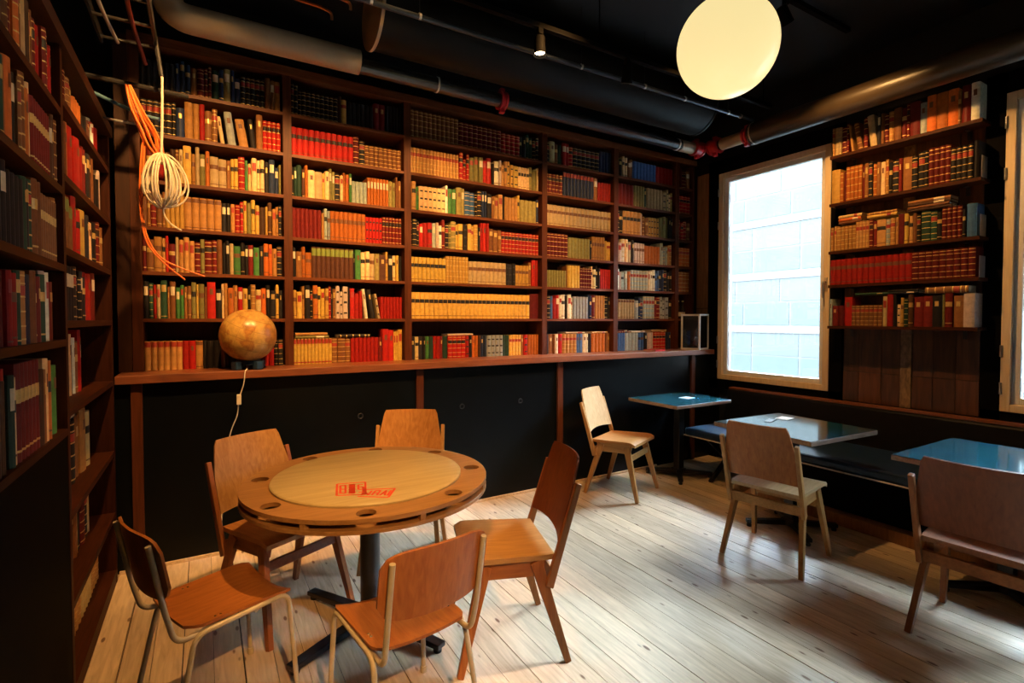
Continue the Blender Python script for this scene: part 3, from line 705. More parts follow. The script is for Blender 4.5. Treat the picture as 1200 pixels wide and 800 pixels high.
# ================================================================== CHAIRS
def wood_chair(loc, heading, frame, back, seat, label, group='wooden stacking chairs'):
    """plywood stacking chair: splayed legs, side rails, raked back posts; local +x is forward"""
    t = empty('wooden_chair', (loc[0], loc[1], 0), math.radians(heading), label, 'chair', group)
    t.scale = (0.925, 1.08, 1.057)
    fz, fx = 'chair_%s_z' % frame, 'chair_%s_x' % frame
    for s in (1, -1):
        MB().beam((0.130, s * 0.178, 0.418), (0.252, s * 0.218, 0.0), 0.026, 0.060, (0, 1, 0), 0.024, 0.030).build('leg', fz, t, bevel=0.003)
        MB().beam((-0.115, s * 0.178, 0.418), (-0.262, s * 0.218, 0.0), 0.026, 0.060, (0, 1, 0), 0.024, 0.030).build('leg', fz, t, bevel=0.003)
        MB().quadbox([(-0.15, s * 0.170 - 0.012, 0.352), (0.16, s * 0.170 - 0.012, 0.360), (0.16, s * 0.170 + 0.012, 0.360), (-0.15, s * 0.170 + 0.012, 0.352),
                      (-0.165, s * 0.170 - 0.012, 0.422), (0.185, s * 0.170 - 0.012, 0.436), (0.185, s * 0.170 + 0.012, 0.436), (-0.165, s * 0.170 + 0.012, 0.422)]).build('side_rail', fx, t, bevel=0.003)
        MB().beam((-0.172, s * 0.203, 0.315), (-0.318, s * 0.203, 0.735), 0.022, 0.040, (0, 1, 0), 0.022, 0.028).build('back_post', fz, t, bevel=0.004)
    MB().beam((0.165, -0.185, 0.325), (0.165, 0.185, 0.325), 0.018, 0.045, (1, 0, 0)).build('front_stretcher', fx, t, bevel=0.003)
    MB().beam((-0.186, -0.19, 0.352), (-0.186, 0.19, 0.352), 0.016, 0.060, (1, 0, 0.3)).build('rear_rail', fx, t, bevel=0.003)
    # seat: dished plywood with rolled front edge, narrower at the back
    def sf(u, v):
        x = -0.205 + 0.425 * u; hw = 0.195 + 0.018 * u; y = (2 * v - 1) * hw
        r = max(0, u - 0.86) / 0.14; z = 0.434 + 0.016 * u - 0.010 * math.sin(PI * v) * math.sin(PI * min(1, u * 1.1)) - 0.020 * r * r
        if u < 0.02 or u > 0.98: y *= 0.975
        return (x, y, z), (0.0, 0, 1)
    MB().sheet(sf, 12, 10, 0.021).build('seat', 'chair_%s_x' % seat, t, True)
    # backrest: curved plywood plate, tapered above the posts, arched lower edge
    def bf(u, v):
        z = 0.498 + 0.332 * u; k = 2 * v - 1
        hw = 0.192 if u < 0.5 else 0.192 - 0.030 * ((u - 0.5) / 0.5)
        if u > 0.98: hw -= 0.007
        y = k * hw
        if u < 0.01: z += 0.010 * (1 - k * k)
        elif u < 0.3: z += 0.010 * (1 - k * k) * (1 - u / 0.3)
        x = -0.172 - (z - 0.315) * 0.1460 / 0.42 + 0.012 - 0.030 * (1 - k * k)
        return (x, y, z), (0.945, 0, 0.327)
    MB().sheet(bf, 14, 12, 0.011).build('backrest', 'chair_%s_z' % back, t, True)
    return t
wood_chair((0.334, 2.851), -62.5, 'brown', 'tan', 'amber', 'wooden chair with light backrest, left behind round table below the globe')
wood_chair((1.07, 3.12), -117, 'tan', 'amber', 'amber', 'orange wooden chair behind the round table, back to the black panel')
wood_chair((1.19, 2.086), 162.5, 'orange', 'red', 'tan', 'wooden chair with reddish-brown backrest, right of the round table')
wood_chair((3.127, 3.366), -66, 'tan', 'pale', 'amber', 'wooden chair with pale backrest, facing small table by the back wall')
wood_chair((3.119, 1.943), 10.8, 'tan', 'orange', 'pale', 'brown wooden chair seen from behind at the bright middle square table')
wood_chair((3.133, 0.904), 3.7, 'brown', 'red', 'brown', 'dark wooden chair seen from behind at right edge square table')

def tube_chair(loc, heading, label):
    t = empty('tubular_chair', (loc[0], loc[1], 0), math.radians(heading), label, 'chair', 'steel tube chairs')
    t.scale = (0.90, 0.98, 0.965)
    R = 0.0105
    for s in (1, -1):
        MB().tube(fillet([(0.235, s * 0.205, 0.012), (0.205, s * 0.188, 0.432), (-0.165, s * 0.178, 0.412), (-0.255, s * 0.205, 0.012)], 0.05, 6), R, 10).build('side_frame', 'tube_cream', t, True)
        MB().tube(fillet([(-0.02, s * 0.162, 0.412), (-0.228, s * 0.168, 0.408), (-0.262, s * 0.172, 0.53), (-0.312, s * 0.172, 0.785)], 0.045, 6), R, 10).build('back_tube', 'tube_cream', t, True)
        for x in (0.2358, -0.2558):
            MB().lathe([(0.0145, 0), (0.0155, 0.006), (0.0145, 0.028), (0.0105, 0.030)], 12).build('foot_cap', 'tube_cream', t, True).location = (x, s * 0.206, 0)
        for x in (0.08, 0.10): MB().lathe([(0.006, 0), (0.006, 0.0015), (0.003, 0.003)], 8).build('rivet', 'screw_steel', t, True).location = (x - 0.16, s * 0.155, 0.4405)
    MB().tube([(0.07, -0.18, 0.408), (0.07, 0.18, 0.408)], 0.008, 8).build('cross_tube', 'tube_cream', t, True)
    def sf(u, v):
        x = -0.195 + 0.415 * u; k = 2 * v - 1
        hw = 0.176 + 0.016 * u
        if u < 0.001: hw *= 0.86
        elif u < 0.1: hw *= 0.96
        if u > 0.999: hw *= 0.94
        z = 0.437 + 0.008 * u - 0.012 * (1 - k * k) * (1 - 0.4 * u) + 0.010 * max(0, 0.15 - u) / 0.15
        if u > 0.8: z -= 0.030 * ((u - 0.8) / 0.2) ** 2 * (0.3 + 0.7 * (1 - k * k))
        return (x, k * hw, z), (0, 0, 1)
    MB().sheet(sf, 14, 12, 0.011).build('seat', 'chair_orange_x', t, True)
    def bf(u, v):
        k = 2 * v - 1; w = 2 * u - 1
        # rounded-rectangle plate (superellipse)
        hh = 0.118 * (1 - abs(k) ** 5) ** 0.2 if abs(k) < 0.999 else 0.118 * 0.55
        hh = max(hh, 0.065)
        z = 0.695 + w * hh - 0.012 * (1 - k * k) * (1 - u)
        x = -0.262 - (z - 0.53) * 0.05 / 0.255 + 0.016 - 0.035 * (1 - k * k) + 0.010
        return (x, k * 0.203, z), (0.974, 0, 0.229)
    MB().sheet(bf, 10, 20, 0.010).build('backrest', 'chair_orange_z', t, True)
    for s in (1, -1):
        MB().lathe([(0.005, 0), (0.004, 0.003)], 8).build('rivet', 'screw_steel', t, True).location = (-0.290, s * 0.172, 0.70)
    return t
tube_chair((0.61, 1.815), 97.5, 'plywood chair on cream steel tubes in front of round table')
tube_chair((0.032, 2.30), 21, 'plywood chair on cream steel tubes beside the left bookcase')

# ================================================================== ROUND TABLE
TC, TR, TZ = (0.685, 2.52), 0.572, 0.735
rt = empty('round_table', (*TC, 0), label='round wooden card table with cup holes on black pedestal', cat='table')
def circ(cx, cy, r, n): return [(cx + r * math.cos(2 * PI * k / n), cy + r * math.sin(2 * PI * k / n)) for k in range(n)]
hp = []
for px, py in ((305.5, 561.7), (324.7, 590), (429.5, 598.5), (530, 576.7), (554.8, 547), (514.8, 527.6), (440.7, 523.5), (359.3, 536)):
    p = onz(px, py, TZ); a = math.atan2(p.y - TC[1], p.x - TC[0]); hp.append((0.508 * math.cos(a), 0.508 * math.sin(a), a))
def pierced(z0, z1, hole_r):
    mb = MB(); loops = [circ(0, 0, TR, 72)] + [circ(x, y, hole_r, 20) for x, y, _ in hp]
    tri = tessellate_polygon([[Vector((x, y, 0)) for x, y in l] for l in loops]); flat = [p for l in loops for p in l]; n = len(flat)
    mb.v = [(x, y, z0) for x, y in flat] + [(x, y, z1) for x, y in flat]
    for tr in tri: mb.f.append(list(tr)); mb.f.append([n + i for i in reversed(tr)])
    b = 0
    for l in loops:
        k = len(l)
        for i in range(k): mb.f.append([b + i, b + (i + 1) % k, n + b + (i + 1) % k, n + b + i])
        b += k
    mb.m = [0] * len(mb.f); return mb
pierced(TZ - 0.018, TZ, 0.040).build('rim_board', 'table_ring', rt, True)
MB().lathe([(TR - 0.004, -0.010), (TR, -0.008), (TR, 0.006), (TR - 0.002, 0.008)], 72, (0, 0, TZ - 0.052)).build('lower_board', 'table_ring', rt, True)
as_ = sorted(a for _, _, a in hp)
for i in range(8):
    a0, a1 = as_[i], as_[(i + 1) % 8] + (2 * PI if i == 7 else 0)
    am = (a0 + a1) / 2
    MB().box(-0.014, 0.014, -0.012, 0.012, TZ - 0.044, TZ - 0.018).build('spacer', 'table_ring', rt).matrix_basis = Matrix.Rotation(am, 4, 'Z') @ Matrix.Translation((TR - 0.018, 0, 0))
MB().lathe([(0.30, TZ - 0.044), (0.30, TZ - 0.018)], 40).build('core_disc', 'black_paint', rt, True)
MB().lathe([(0.446, 0.0), (0.447, 0.008), (0.443, 0.0125), (0.44, 0.0135)], 72, (0, 0, TZ)).build('playing_disc', 'table_disc', rt, True)
MB().lathe([(0.105, TZ - 0.075), (0.105, TZ - 0.062)], 28).build('mounting_plate', 'black_metal', rt, True)
MB().lathe([(0.047, 0.045), (0.047, TZ - 0.075)], 24).build('column', 'black_metal', rt, True)
MB().lathe([(0.062, 0.03), (0.062, 0.075), (0.047, 0.08)], 24).build('hub', 'black_metal', rt, True)
for k in range(4):
    a = math.radians(-62 + 90 * k); R_ = Matrix.Rotation(a, 4, 'Z')
    ar = MB().quadbox([(0.03, -0.028, 0.025), (0.45, -0.026, 0.022), (0.45, 0.026, 0.022), (0.03, 0.028, 0.025), (0.03, -0.028, 0.065), (0.45, -0.026, 0.045), (0.45, 0.026, 0.045), (0.03, 0.028, 0.065)]).build('base_arm', 'black_metal', rt, bevel=0.004)
    ar.matrix_basis = R_
    MB().lathe([(0.018, 0.0), (0.020, 0.012), (0.010, 0.022)], 14, (0.425, 0, 0)).build('glide', 'rubber_dark', ar, True)
# red print on the disc: a block glyph and a slanting word
lg = MB(); zt = TZ + 0.0138
def table_xy(px, py): p = onz(px, py, zt); return p.x - TC[0], p.y - TC[1]
def stroke(quad, u0, v0, u1, v1, wd=0.085):
    (ax, ay), (bx, by), (cx, cy), (dx, dy) = quad
    P = lambda u, v: Vector((ax * (1 - u) * (1 - v) + bx * u * (1 - v) + cx * u * v + dx * (1 - u) * v, ay * (1 - u) * (1 - v) + by * u * (1 - v) + cy * u * v + dy * (1 - u) * v, zt))
    a, b = P(u0, v0), P(u1, v1)
    lg.beam(a, b, wd * 0.115, 0.0006, (a - b).cross(Vector((0, 0, 1))))
Q1 = [table_xy(*p) for p in ((395, 567), (428, 564.5), (428.5, 579), (394.5, 580.5))]
for s in ((0, 0, 1, 0), (0, 1, 1, 1), (0, 0, 0, 1), (1, 0, 1, 1), (.12, .16, .30, .16), (.12, .16, .12, .84), (.12, .84, .30, .84), (.30, .16, .30, .84), (.12, .5, .30, .5),
          (.40, .15, .66, .15), (.40, .35, .66, .35), (.40, .55, .66, .55), (.40, .8, .66, .8), (.46, .1, .46, .9), (.53, .1, .53, .9), (.60, .1, .60, .9),
          (.75, .2, .92, .2), (.75, .4, .92, .4), (.75, .6, .92, .6), (.75, .82, .92, .82), (.75, .2, .75, .6), (.92, .4, .92, .82)): stroke(Q1, *s)
Q2 = [table_xy(*p) for p in ((426, 573.5), (463, 572), (455, 582.5), (419, 581.5))]
for s in ((0, 0, 1, 0), (0, 1, 1, 1), (1, 0, 1, 1), (.08, .2, .08, .8), (.08, .8, .2, .5), (.2, .5, .3, .8), (.3, .8, .3, .2), (.42, .2, .42, .8), (.42, .2, .58, .2), (.42, .5, .56, .5), (.58, .2, .58, .8), (.68, .8, .76, .2), (.76, .2, .84, .8), (.7, .55, .82, .55), (.92, .2, .92, .8)): stroke(Q2, *s)
tag(lg.build('red_print', 'print_red', rt), 'red block lettering printed on the table disc')

# ================================================================== SQUARE TABLES
def square_table(cx, cy, sx, sy, rz, label, arms=45, z=0.742):
    t = empty('square_table', (cx, cy, 0), math.radians(rz), label, 'table', 'square pedestal tables along the bench')
    MB().box(-sx / 2, sx / 2, -sy / 2, sy / 2, z - 0.032, z - 0.0022).build('table_top', 'table_edge', t, bevel=0.003)
    MB().box(-sx / 2 + 0.004, sx / 2 - 0.004, -sy / 2 + 0.004, sy / 2 - 0.004, z - 0.0022, z).build('laminate', 'table_laminate', t)
    MB().box(-0.13, 0.13, -0.13, 0.13, z - 0.040, z - 0.032).build('mounting_plate', 'black_metal', t)
    MB().box(-0.034, 0.034, -0.034, 0.034, 0.05, z - 0.040).build('column', 'black_metal', t, bevel=0.004)
    MB().box(-0.05, 0.05, -0.05, 0.05, 0.026, 0.075).build('hub', 'black_metal', t, bevel=0.006)
    for k in range(4):
        a = MB().quadbox([(0.045, -0.024, 0.028), (0.305, -0.022, 0.026), (0.305, 0.022, 0.026), (0.045, 0.024, 0.028), (0.045, -0.024, 0.066), (0.305, -0.022, 0.052), (0.305, 0.022, 0.052), (0.045, 0.024, 0.066)]).build('base_arm', 'black_metal', t, bevel=0.004)
        a.matrix_basis = Matrix.Rotation(math.radians(arms + 90 * k), 4, 'Z')
        MB().lathe([(0.016, 0), (0.018, 0.012), (0.010, 0.026)], 12, (0.285, 0, 0)).build('glide', 'rubber_dark', a, True)
    return t
square_table(3.90, 3.42, 0.74, 0.60, 0, 'square blue-black table near the back wall, farthest along the bench', 45)
square_table(3.60, 2.13, 0.74, 0.74, -3, 'square blue-black table reflecting the window, middle of the three', 54)
square_table(3.71, 1.00, 0.80, 0.78, 0, 'square blue-black table at the right edge, nearest the camera', 47)
def card(x, y, rz, label, dark=False, w=0.10, d=0.075):
    o = MB().box(-w / 2, w / 2, -d / 2, d / 2, 0, 0.003).build('card', 'card_black' if dark else 'card_white'); o.location = (x, y, 0.7422); o.rotation_euler = (0, 0, rz)
    return tag(o, label, 'card')
p = onz(805, 466, 0.742); card(p.x, p.y, 0.1, 'small white card on the table farthest along the bench', w=0.12, d=0.10)
p = onz(905, 494, 0.742); card(p.x + 0.02, p.y + 0.03, 0.3, 'black slip lying beside white card on middle table', True, 0.14, 0.05)
p = onz(921, 493, 0.742); card(p.x + 0.08, p.y + 0.06, 0.15, 'small white card on the bright middle table', w=0.13, d=0.09)

# ================================================================== BENCH
YB0, YB1 = 3.36, -2.3
bn = empty('bench', (4.3, 2.0, 0), label='long dark upholstered bench with padded back under the windows', cat='bench')
inl(MB().box(3.905, 4.60, YB1, YB0, 0.405, 0.475), 'seat_cushion', 'bench_navy', bn, bevel=0.02)
inl(MB().tube([(3.903, YB1, 0.405), (3.903, YB0, 0.405), (4.56, YB0 + 0.002, 0.405)], 0.0055, 6), 'seat_piping', 'piping', bn)
inl(MB().quadbox([(4.60, YB1, 0.40), (4.74, YB1, 0.40), (4.74, YB0 + 0.1, 0.40), (4.60, YB0 + 0.1, 0.40), (4.66, YB1, 0.775), (4.74, YB1, 0.775), (4.74, YB0 + 0.1, 0.775), (4.66, YB0 + 0.1, 0.775)]), 'backrest', 'bench_black', bn, bevel=0.018)
inl(MB().box(4.69, 4.764, YB1, YB0 + 0.1, 0.776, 0.794), 'top_rail', 'ledge_wood', bn)
inl(MB().box(4.02, 4.05, YB1, 2.75, 0.09, 0.40), 'front_panel', 'black_paint', bn)
inl(MB().box(3.945, 4.10, YB1, 2.82, 0.0, 0.085), 'plinth', 'plank_lit', bn, bevel=0.004)
for y in (3.16,):
    for a, b in (((3.98, y, 0.40), (4.50, y + 0.02, 0.0)), ((4.50, y - 0.02, 0.40), (3.98, y - 0.04, 0.0))):
        inl(MB().beam(a, b, 0.03, 0.03), 'leg', 'black_metal', bn)
inl(MB().box(4.05, 4.10, YB1, 2.75, 0.40, 0.404), 'support_batten', 'black_paint', bn)

# ================================================================== GLOBE ON THE LEDGE
gl = empty('globe', (0.245, 3.815, LEDGE_Z), label='old tan desk globe on dark feet, standing on the ledge', cat='globe')
GR = 0.172
g = MB().lathe([(GR * math.sin(PI * k / 28), -GR * math.cos(PI * k / 28)) for k in range(1, 28)], 48).build('map_ball', 'globe_map', gl, True); g.location = (0, 0, 0.050 + GR); g.rotation_euler = (0.35, 0.15, 0.6)
MB().lathe([(0.070, 0.030), (0.078, 0.034), (0.074, 0.058), (0.060, 0.056)], 28).build('cradle_ring', 'globe_foot', gl, True)
for k in range(4):
    a = math.radians(35 + 90 * k)
    MB().box(-0.022, 0.022, -0.026, 0.026, 0.0, 0.056).build('foot', 'globe_foot', gl, bevel=0.008).matrix_basis = Matrix.Rotation(a, 4, 'Z') @ Matrix.Translation((0.088, 0, 0))
def gloc(p): return Vector(p) - Vector((0.245, 3.815, LEDGE_Z))
e = ony(287, 432, 3.69); sw = ony(280, 468, 3.70)
cp = [(0.23, 3.79, 1.20), (0.232, 3.74, 1.182), (e.x, 3.688, 1.165), (e.x - 0.008, 3.690, 1.09), (sw.x, 3.70, sw.z), (sw.x - 0.01, 3.715, sw.z - 0.10), (sw.x - 0.05, 3.73, sw.z - 0.22), (sw.x - 0.085, 3.735, 0.55), (sw.x - 0.105, 3.735, 0.25), (sw.x - 0.11, 3.73, 0.02)]
MB().tube([gloc(p) for p in spline(cp, 7)], 0.0034, 6).build('power_cord', 'cable_white', gl, True)
MB().box(-0.013, 0.013, -0.009, 0.009, -0.033, 0.033).build('cord_switch', 'cable_white', gl, bevel=0.004).location = gloc((sw.x, 3.70, sw.z))

# ================================================================== DISPLAY CASE, BOTTLES, LOOSE BOOK
dc = empty('display_case', (4.60, 3.825, LEDGE_Z), math.radians(14), 'small white-framed glass case on the ledge next to window', 'case')
S, Hh = 0.098, 0.385
for sx in (-1, 1):
    for sy in (-1, 1): MB().box(sx * S - 0.009, sx * S + 0.009, sy * S - 0.009, sy * S + 0.009, 0, Hh).build('frame_post', 'frame_white', dc)
for z in (0.010, Hh - 0.010):
    for s in (-1, 1):
        MB().box(-S + 0.009, S - 0.009, s * S - 0.008, s * S + 0.008, z - 0.010, z + 0.010).build('frame_rail', 'frame_white', dc)
        MB().box(s * S - 0.008, s * S + 0.008, -S + 0.009, S - 0.009, z - 0.010, z + 0.010).build('frame_rail', 'frame_white', dc)
for s in (-1, 1):
    MB().box(-S + 0.009, S - 0.009, s * S - 0.002, s * S + 0.002, 0.02, Hh - 0.02).build('pane', 'pane_dark', dc)
    MB().box(s * S - 0.002, s * S + 0.002, -S + 0.009, S - 0.009, 0.02, Hh - 0.02).build('pane', 'pane_dark', dc)
for i, (x, y) in enumerate(((4.535, 4.05), (4.60, 4.06), (4.66, 4.05))):
    b = empty('bottle', (x, y, 1.5055), label=['squat dark bottle at left of the narrow bay, sixth shelf', 'middle dark bottle on the narrow bay, sixth shelf', 'dark bottle at right of narrow bay, sixth shelf'][i], cat='bottle', group='dark bottles in the narrow bay')
    MB().lathe([(0.026, 0), (0.028, 0.01), (0.028, 0.10), (0.012, 0.14), (0.011, 0.185), (0.013, 0.19)], 16).build('body', 'bottle_dark', b, True)
    MB().lathe([(0.0285, 0.03), (0.0285, 0.075)], 16).build('paper_label', 'label_cream', b, True)
    MB().lathe([(0.012, 0.190), (0.012, 0.205)], 12).build('cap', 'gilt', b, True)
lb = empty('book', (4.00, 3.84, LEDGE_Z), 0.25, 'red book lying flat alone on the ledge below fifth bay', 'book')
MB().box(-0.10, 0.10, -0.07, 0.07, 0, 0.003).box(-0.10, 0.10, -0.07, 0.07, 0.015, 0.018).box(-0.10, 0.10, -0.073, -0.070, 0, 0.018).build('cover', 'book_red_1', lb)
MB().box(-0.097, 0.097, -0.069, 0.067, 0.0032, 0.0148).build('page_block', 'pages', lb)
for i, z in enumerate(ZR[1:4]):
    be = empty('bookend', (4.66, YR1 + 0.004, z), label=['grey metal bookend at right end of second wall shelf', 'grey metal bookend at right end of third wall shelf', 'grey metal bookend at right end of fourth wall shelf'][i], cat='bookend', group='metal bookends')
    MB().box(-0.05, 0.05, -0.004, -0.001, 0.0, 0.15).build('upright_plate', 'frame_metal', be, bevel=0.001)
    MB().box(-0.05, 0.05, -0.004, 0.0035, -0.0002, 0.0008).build('base_plate', 'frame_metal', be)

# ================================================================== PENDANT GLOBE LAMP
d = ray(852, 55); LP = EYEV + d * (2.22 / d.dot(_fw)); LR = 0.207
pl = empty('pendant_lamp', (LP.x, LP.y, LP.z), label='large glowing round globe lamp hanging from the black ceiling', cat='lamp')
MB().lathe([(LR * math.sin(PI * k / 32), -LR * math.cos(PI * k / 32)) for k in range(1, 32)], 56).build('glass_globe', 'lamp_glass', pl, True)
MB().lathe([(0.05, LR - 0.012), (0.055, LR + 0.01), (0.05, LR + 0.05), (0.012, LR + 0.06)], 24).build('fitter', 'black_metal', pl, True)
MB().tube([(0, 0, LR + 0.05), (0, 0, ZC - LP.z - 0.03)], 0.005, 8).build('suspension_cord', 'black_metal', pl, True)
MB().lathe([(0.05, ZC - LP.z - 0.035), (0.055, ZC - LP.z)], 24).build('ceiling_rose', 'black_metal', pl, True)

# ================================================================== CEILING SERVICES
PZ, PY = 3.205, 3.55
hp_ = empty('heating_pipe', (2.0, PY, PZ), label='long dark metal pipe with red couplings under the ceiling along both walls', cat='pipe')
path = fillet([(0.917, PY, PZ), (4.36, PY, PZ), (4.36, 2.95, PZ)], 0.12, 8)
inl(MB().tube(path, 0.052, 20), 'pipe_run', 'pipe_dark', hp_, smooth=True)
inl(MB().tube([(4.36, 3.0, PZ), (4.36, -2.55, PZ)], 0.098, 24), 'insulated_run', 'pipe_brown', hp_, smooth=True)
inl(MB().tube([(4.02, PY, PZ), (4.20, PY, PZ)], 0.056, 20), 'pipe_sleeve', 'pipe_tan', hp_, smooth=True)
inl(MB().tube([(4.36, 3.32, PZ), (4.36, 3.08, PZ)], 0.056, 20), 'pipe_sleeve', 'pipe_tan', hp_, smooth=True)
def collar(c, ax, r, ln, mat, name):
    ax = Vector(ax); c = Vector(c)
    mb = MB().tube([c - ax * ln, c + ax * ln], r, 20)
    if mat == 'clamp_red':
        for s in (-1, 1): mb.tube([c + ax * (s * ln) - ax * (s * 0.008), c + ax * (s * ln) + ax * (s * 0.008)], r * 1.16, 20)
        for s in (-1, 1): mb.box(c.x - 0.018, c.x + 0.018, c.y - 0.018, c.y + 0.018, c.z + s * (r + 0.012) - 0.02, c.z + s * (r + 0.012) + 0.02)
    inl(mb, name, mat, hp_, smooth=True)
collar((2.02, PY, PZ), (1, 0, 0), 0.061, 0.018, 'clamp_red', 'coupling')
collar((4.26, PY - 0.01, PZ), (1, 0, 0), 0.064, 0.05, 'clamp_red', 'coupling')
collar((4.36, 3.40, PZ), (0, 1, 0), 0.064, 0.05, 'clamp_red', 'coupling')
collar((4.36, 3.05, PZ), (0, 1, 0), 0.063, 0.016, 'clamp_red', 'coupling')
collar((1.476, PY, PZ), (1, 0, 0), 0.056, 0.006, 'clip_white', 'ring')
collar((3.98, PY, PZ), (1, 0, 0), 0.057, 0.007, 'clip_white', 'ring')
collar((4.36, 2.97, PZ), (0, 1, 0), 0.100, 0.006, 'clip_white', 'ring')
for x in (1.476, 2.02, 3.98): inl(MB().tube([(x, PY, PZ + 0.05), (x, PY, ZC)], 0.005, 6), 'hanger_rod', 'black_metal', hp_)

tp = empty('insulated_pipe', (0.4, PY, 3.22), label='thick tan insulated pipe with an elbow above leftmost bookcase bays', cat='pipe')
inl(MB().tube(fillet([(0.915, PY, 3.225), (-0.16, PY, 3.225), (-0.16, PY, ZC)], 0.12, 8), 0.078, 24), 'pipe_run', 'pipe_tan', tp, smooth=True)

vd = empty('ventilation_duct', (2.6, 3.27, 3.43), label='wide black round ventilation duct open at its right end', cat='duct')
ring = 40; mb = MB()
prof = [(0.226, 0), (0.226, 3.10), (0.232, 3.10), (0.232, 3.12), (0.220, 3.12), (0.220, 0.0)]
for r, x in prof:
    for k in range(ring): a = 2 * PI * k / ring; mb.v.append((0.93 + x * 0.965, 3.27 + r * math.cos(a), 3.435 + r * math.sin(a)))
for i in range(len(prof) - 1):
    for k in range(ring): mb.f.append([i * ring + k, i * ring + (k + 1) % ring, (i + 1) * ring + (k + 1) % ring, (i + 1) * ring + k]); mb.m.append(0)
inl(mb, 'duct_shell', 'duct_black', vd, smooth=True)
inl(MB().tube([(0.925, 3.27, 3.435), (0.945, 3.27, 3.435)], 0.236, 40), 'end_cap', 'pipe_tan', vd, smooth=True)
for x in (1.6, 2.5, 3.4): inl(MB().tube([(x - 0.012, 3.27, 3.435), (x + 0.012, 3.27, 3.435)], 0.231, 40, cap=False), 'seam_band', 'duct_black', vd, smooth=True)

cd = empty('conduit', (2.4, 2.95, 3.295), label='thin bluish conduit with white clips running below the ceiling', cat='conduit')
inl(MB().tube([(-0.6, 2.95, 3.280), (4.30, 2.95, 3.305)], 0.015, 12), 'tube_run', 'conduit_blue', cd, smooth=True)
for x in (0.83, 1.12, 2.33, 2.95, 3.4, 3.95, 4.12):
    inl(MB().tube([(x - 0.008, 2.95, 3.288 + x * 0.004), (x + 0.008, 2.95, 3.288 + x * 0.004)], 0.019, 10), 'clip', 'clip_white', cd, smooth=True)
    inl(MB().tube([(x, 2.95, 3.30), (x, 2.95, ZC)], 0.003, 5), 'hanger_rod', 'black_metal', cd)

# lighting tracks with spotlights
def track(x0, x1, y, z, label):
    t = empty('lighting_track', ((x0 + x1) / 2, y, z), label=label, cat='track', group='black lighting tracks')
    inl(MB().box(x0, x1, y - 0.017, y + 0.017, z, z + 0.032), 'rail', 'black_paint', t)
    for x in (x0 + 0.1, (x0 + x1) / 2, x1 - 0.1): inl(MB().tube([(x, y, z + 0.03), (x, y, ZC)], 0.004, 6), 'hanger_rod', 'black_paint', t)
track(0.4, 4.2, 2.72, 3.31, 'black lighting track hung across ceiling in front of duct')
track(-0.3, 4.2, 2.10, 3.66, 'black lighting track close to the ceiling above the room')
track(-0.3, 1.2, -1.60, 3.52, 'black lighting track at the ceiling behind the viewpoint')
def spot(pos, target, watts, angle, label, blend=0.6, color=WARM, soft=0.03, lens='spot_lens'):
    pos, target = Vector(pos), Vector(target); dr = (target - pos).normalized()
    t = empty('track_spotlight', pos, label=label, cat='spotlight', group='black track spotlights')
    up = pos + Vector((0, 0, 0.085))
    inl(MB().box(pos.x - 0.016, pos.x + 0.016, pos.y - 0.016, pos.y + 0.016, pos.z + 0.085, pos.z + 0.120).tube([up, pos - dr * 0.03], 0.007, 8), 'bracket', 'black_paint', t)
    mb = MB(); mb.tube([pos - dr * 0.075, pos - dr * 0.07, pos + dr * 0.02, pos + dr * 0.045], [0.026, 0.034, 0.037, 0.040], 18, cap=False)
    mb.tube([pos - dr * 0.076, pos - dr * 0.075], 0.026, 18)
    inl(mb, 'housing', 'black_paint', t, smooth=True)
    inl(MB().tube([pos + dr * 0.020, pos + dr * 0.024], 0.034, 18), 'lens', lens, t, smooth=True)
    L = bpy.data.lights.new('spot_light', 'SPOT'); L.energy = watts; L.color = color; L.spot_size = math.radians(angle); L.spot_blend = blend; L.shadow_soft_size = soft
    o = bpy.data.objects.new('spot_light', L); COL.objects.link(o); o.location = pos + dr * 0.075; o.rotation_euler = dr.to_track_quat('-Z', 'Y').to_euler()
    o.parent = t; o.matrix_parent_inverse = Matrix.Translation(t.location).inverted()
TZ1, TZ2 = 3.19, 3.54
spot((0.10, 2.10, TZ2), (0.05, 3.97, 1.75), 300, 66, 'spotlight lighting the leftmost back bay, high ceiling track')
spot((0.95, 2.10, TZ2), (1.05, 3.97, 1.75), 300, 66, 'spotlight lighting the second back bay, high ceiling track')
spot((1.95, 2.10, TZ2), (2.05, 3.97, 1.75), 260, 66, 'spotlight lighting the third back bay, high ceiling track')
spot((3.00, 2.10, TZ2), (3.20, 3.97, 1.75), 170, 62, 'spotlight lighting the fourth back bay, high ceiling track')
spot((1.82, 2.72, TZ1), (1.72, 2.40, 0.0), 15, 75, 'lit spotlight on the track in front of the duct')
spot((2.55, 2.72, TZ1), (3.1, 3.6, 0.2), 60, 60, 'dim spotlight on the front track near the pendant lamp')
spot((0.80, 2.10, TZ2), (0.50, 2.47, 0.7), 290, 52, 'spotlight above the round table on the high ceiling track', soft=0.02)
spot((0.30, -1.60, 3.40), (0.62, 1.75, 0.66), 620, 19, 'spotlight behind the viewpoint aimed at the round table group')
spot((1.40, 2.10, TZ2), (-0.45, 2.9, 2.1), 60, 55, 'spotlight aimed at left bookcase from high ceiling track')
spot((3.40, 2.10, TZ2), (4.62, 2.0, 2.0), 150, 84, 'spotlight aimed at the wall shelves from high ceiling track')

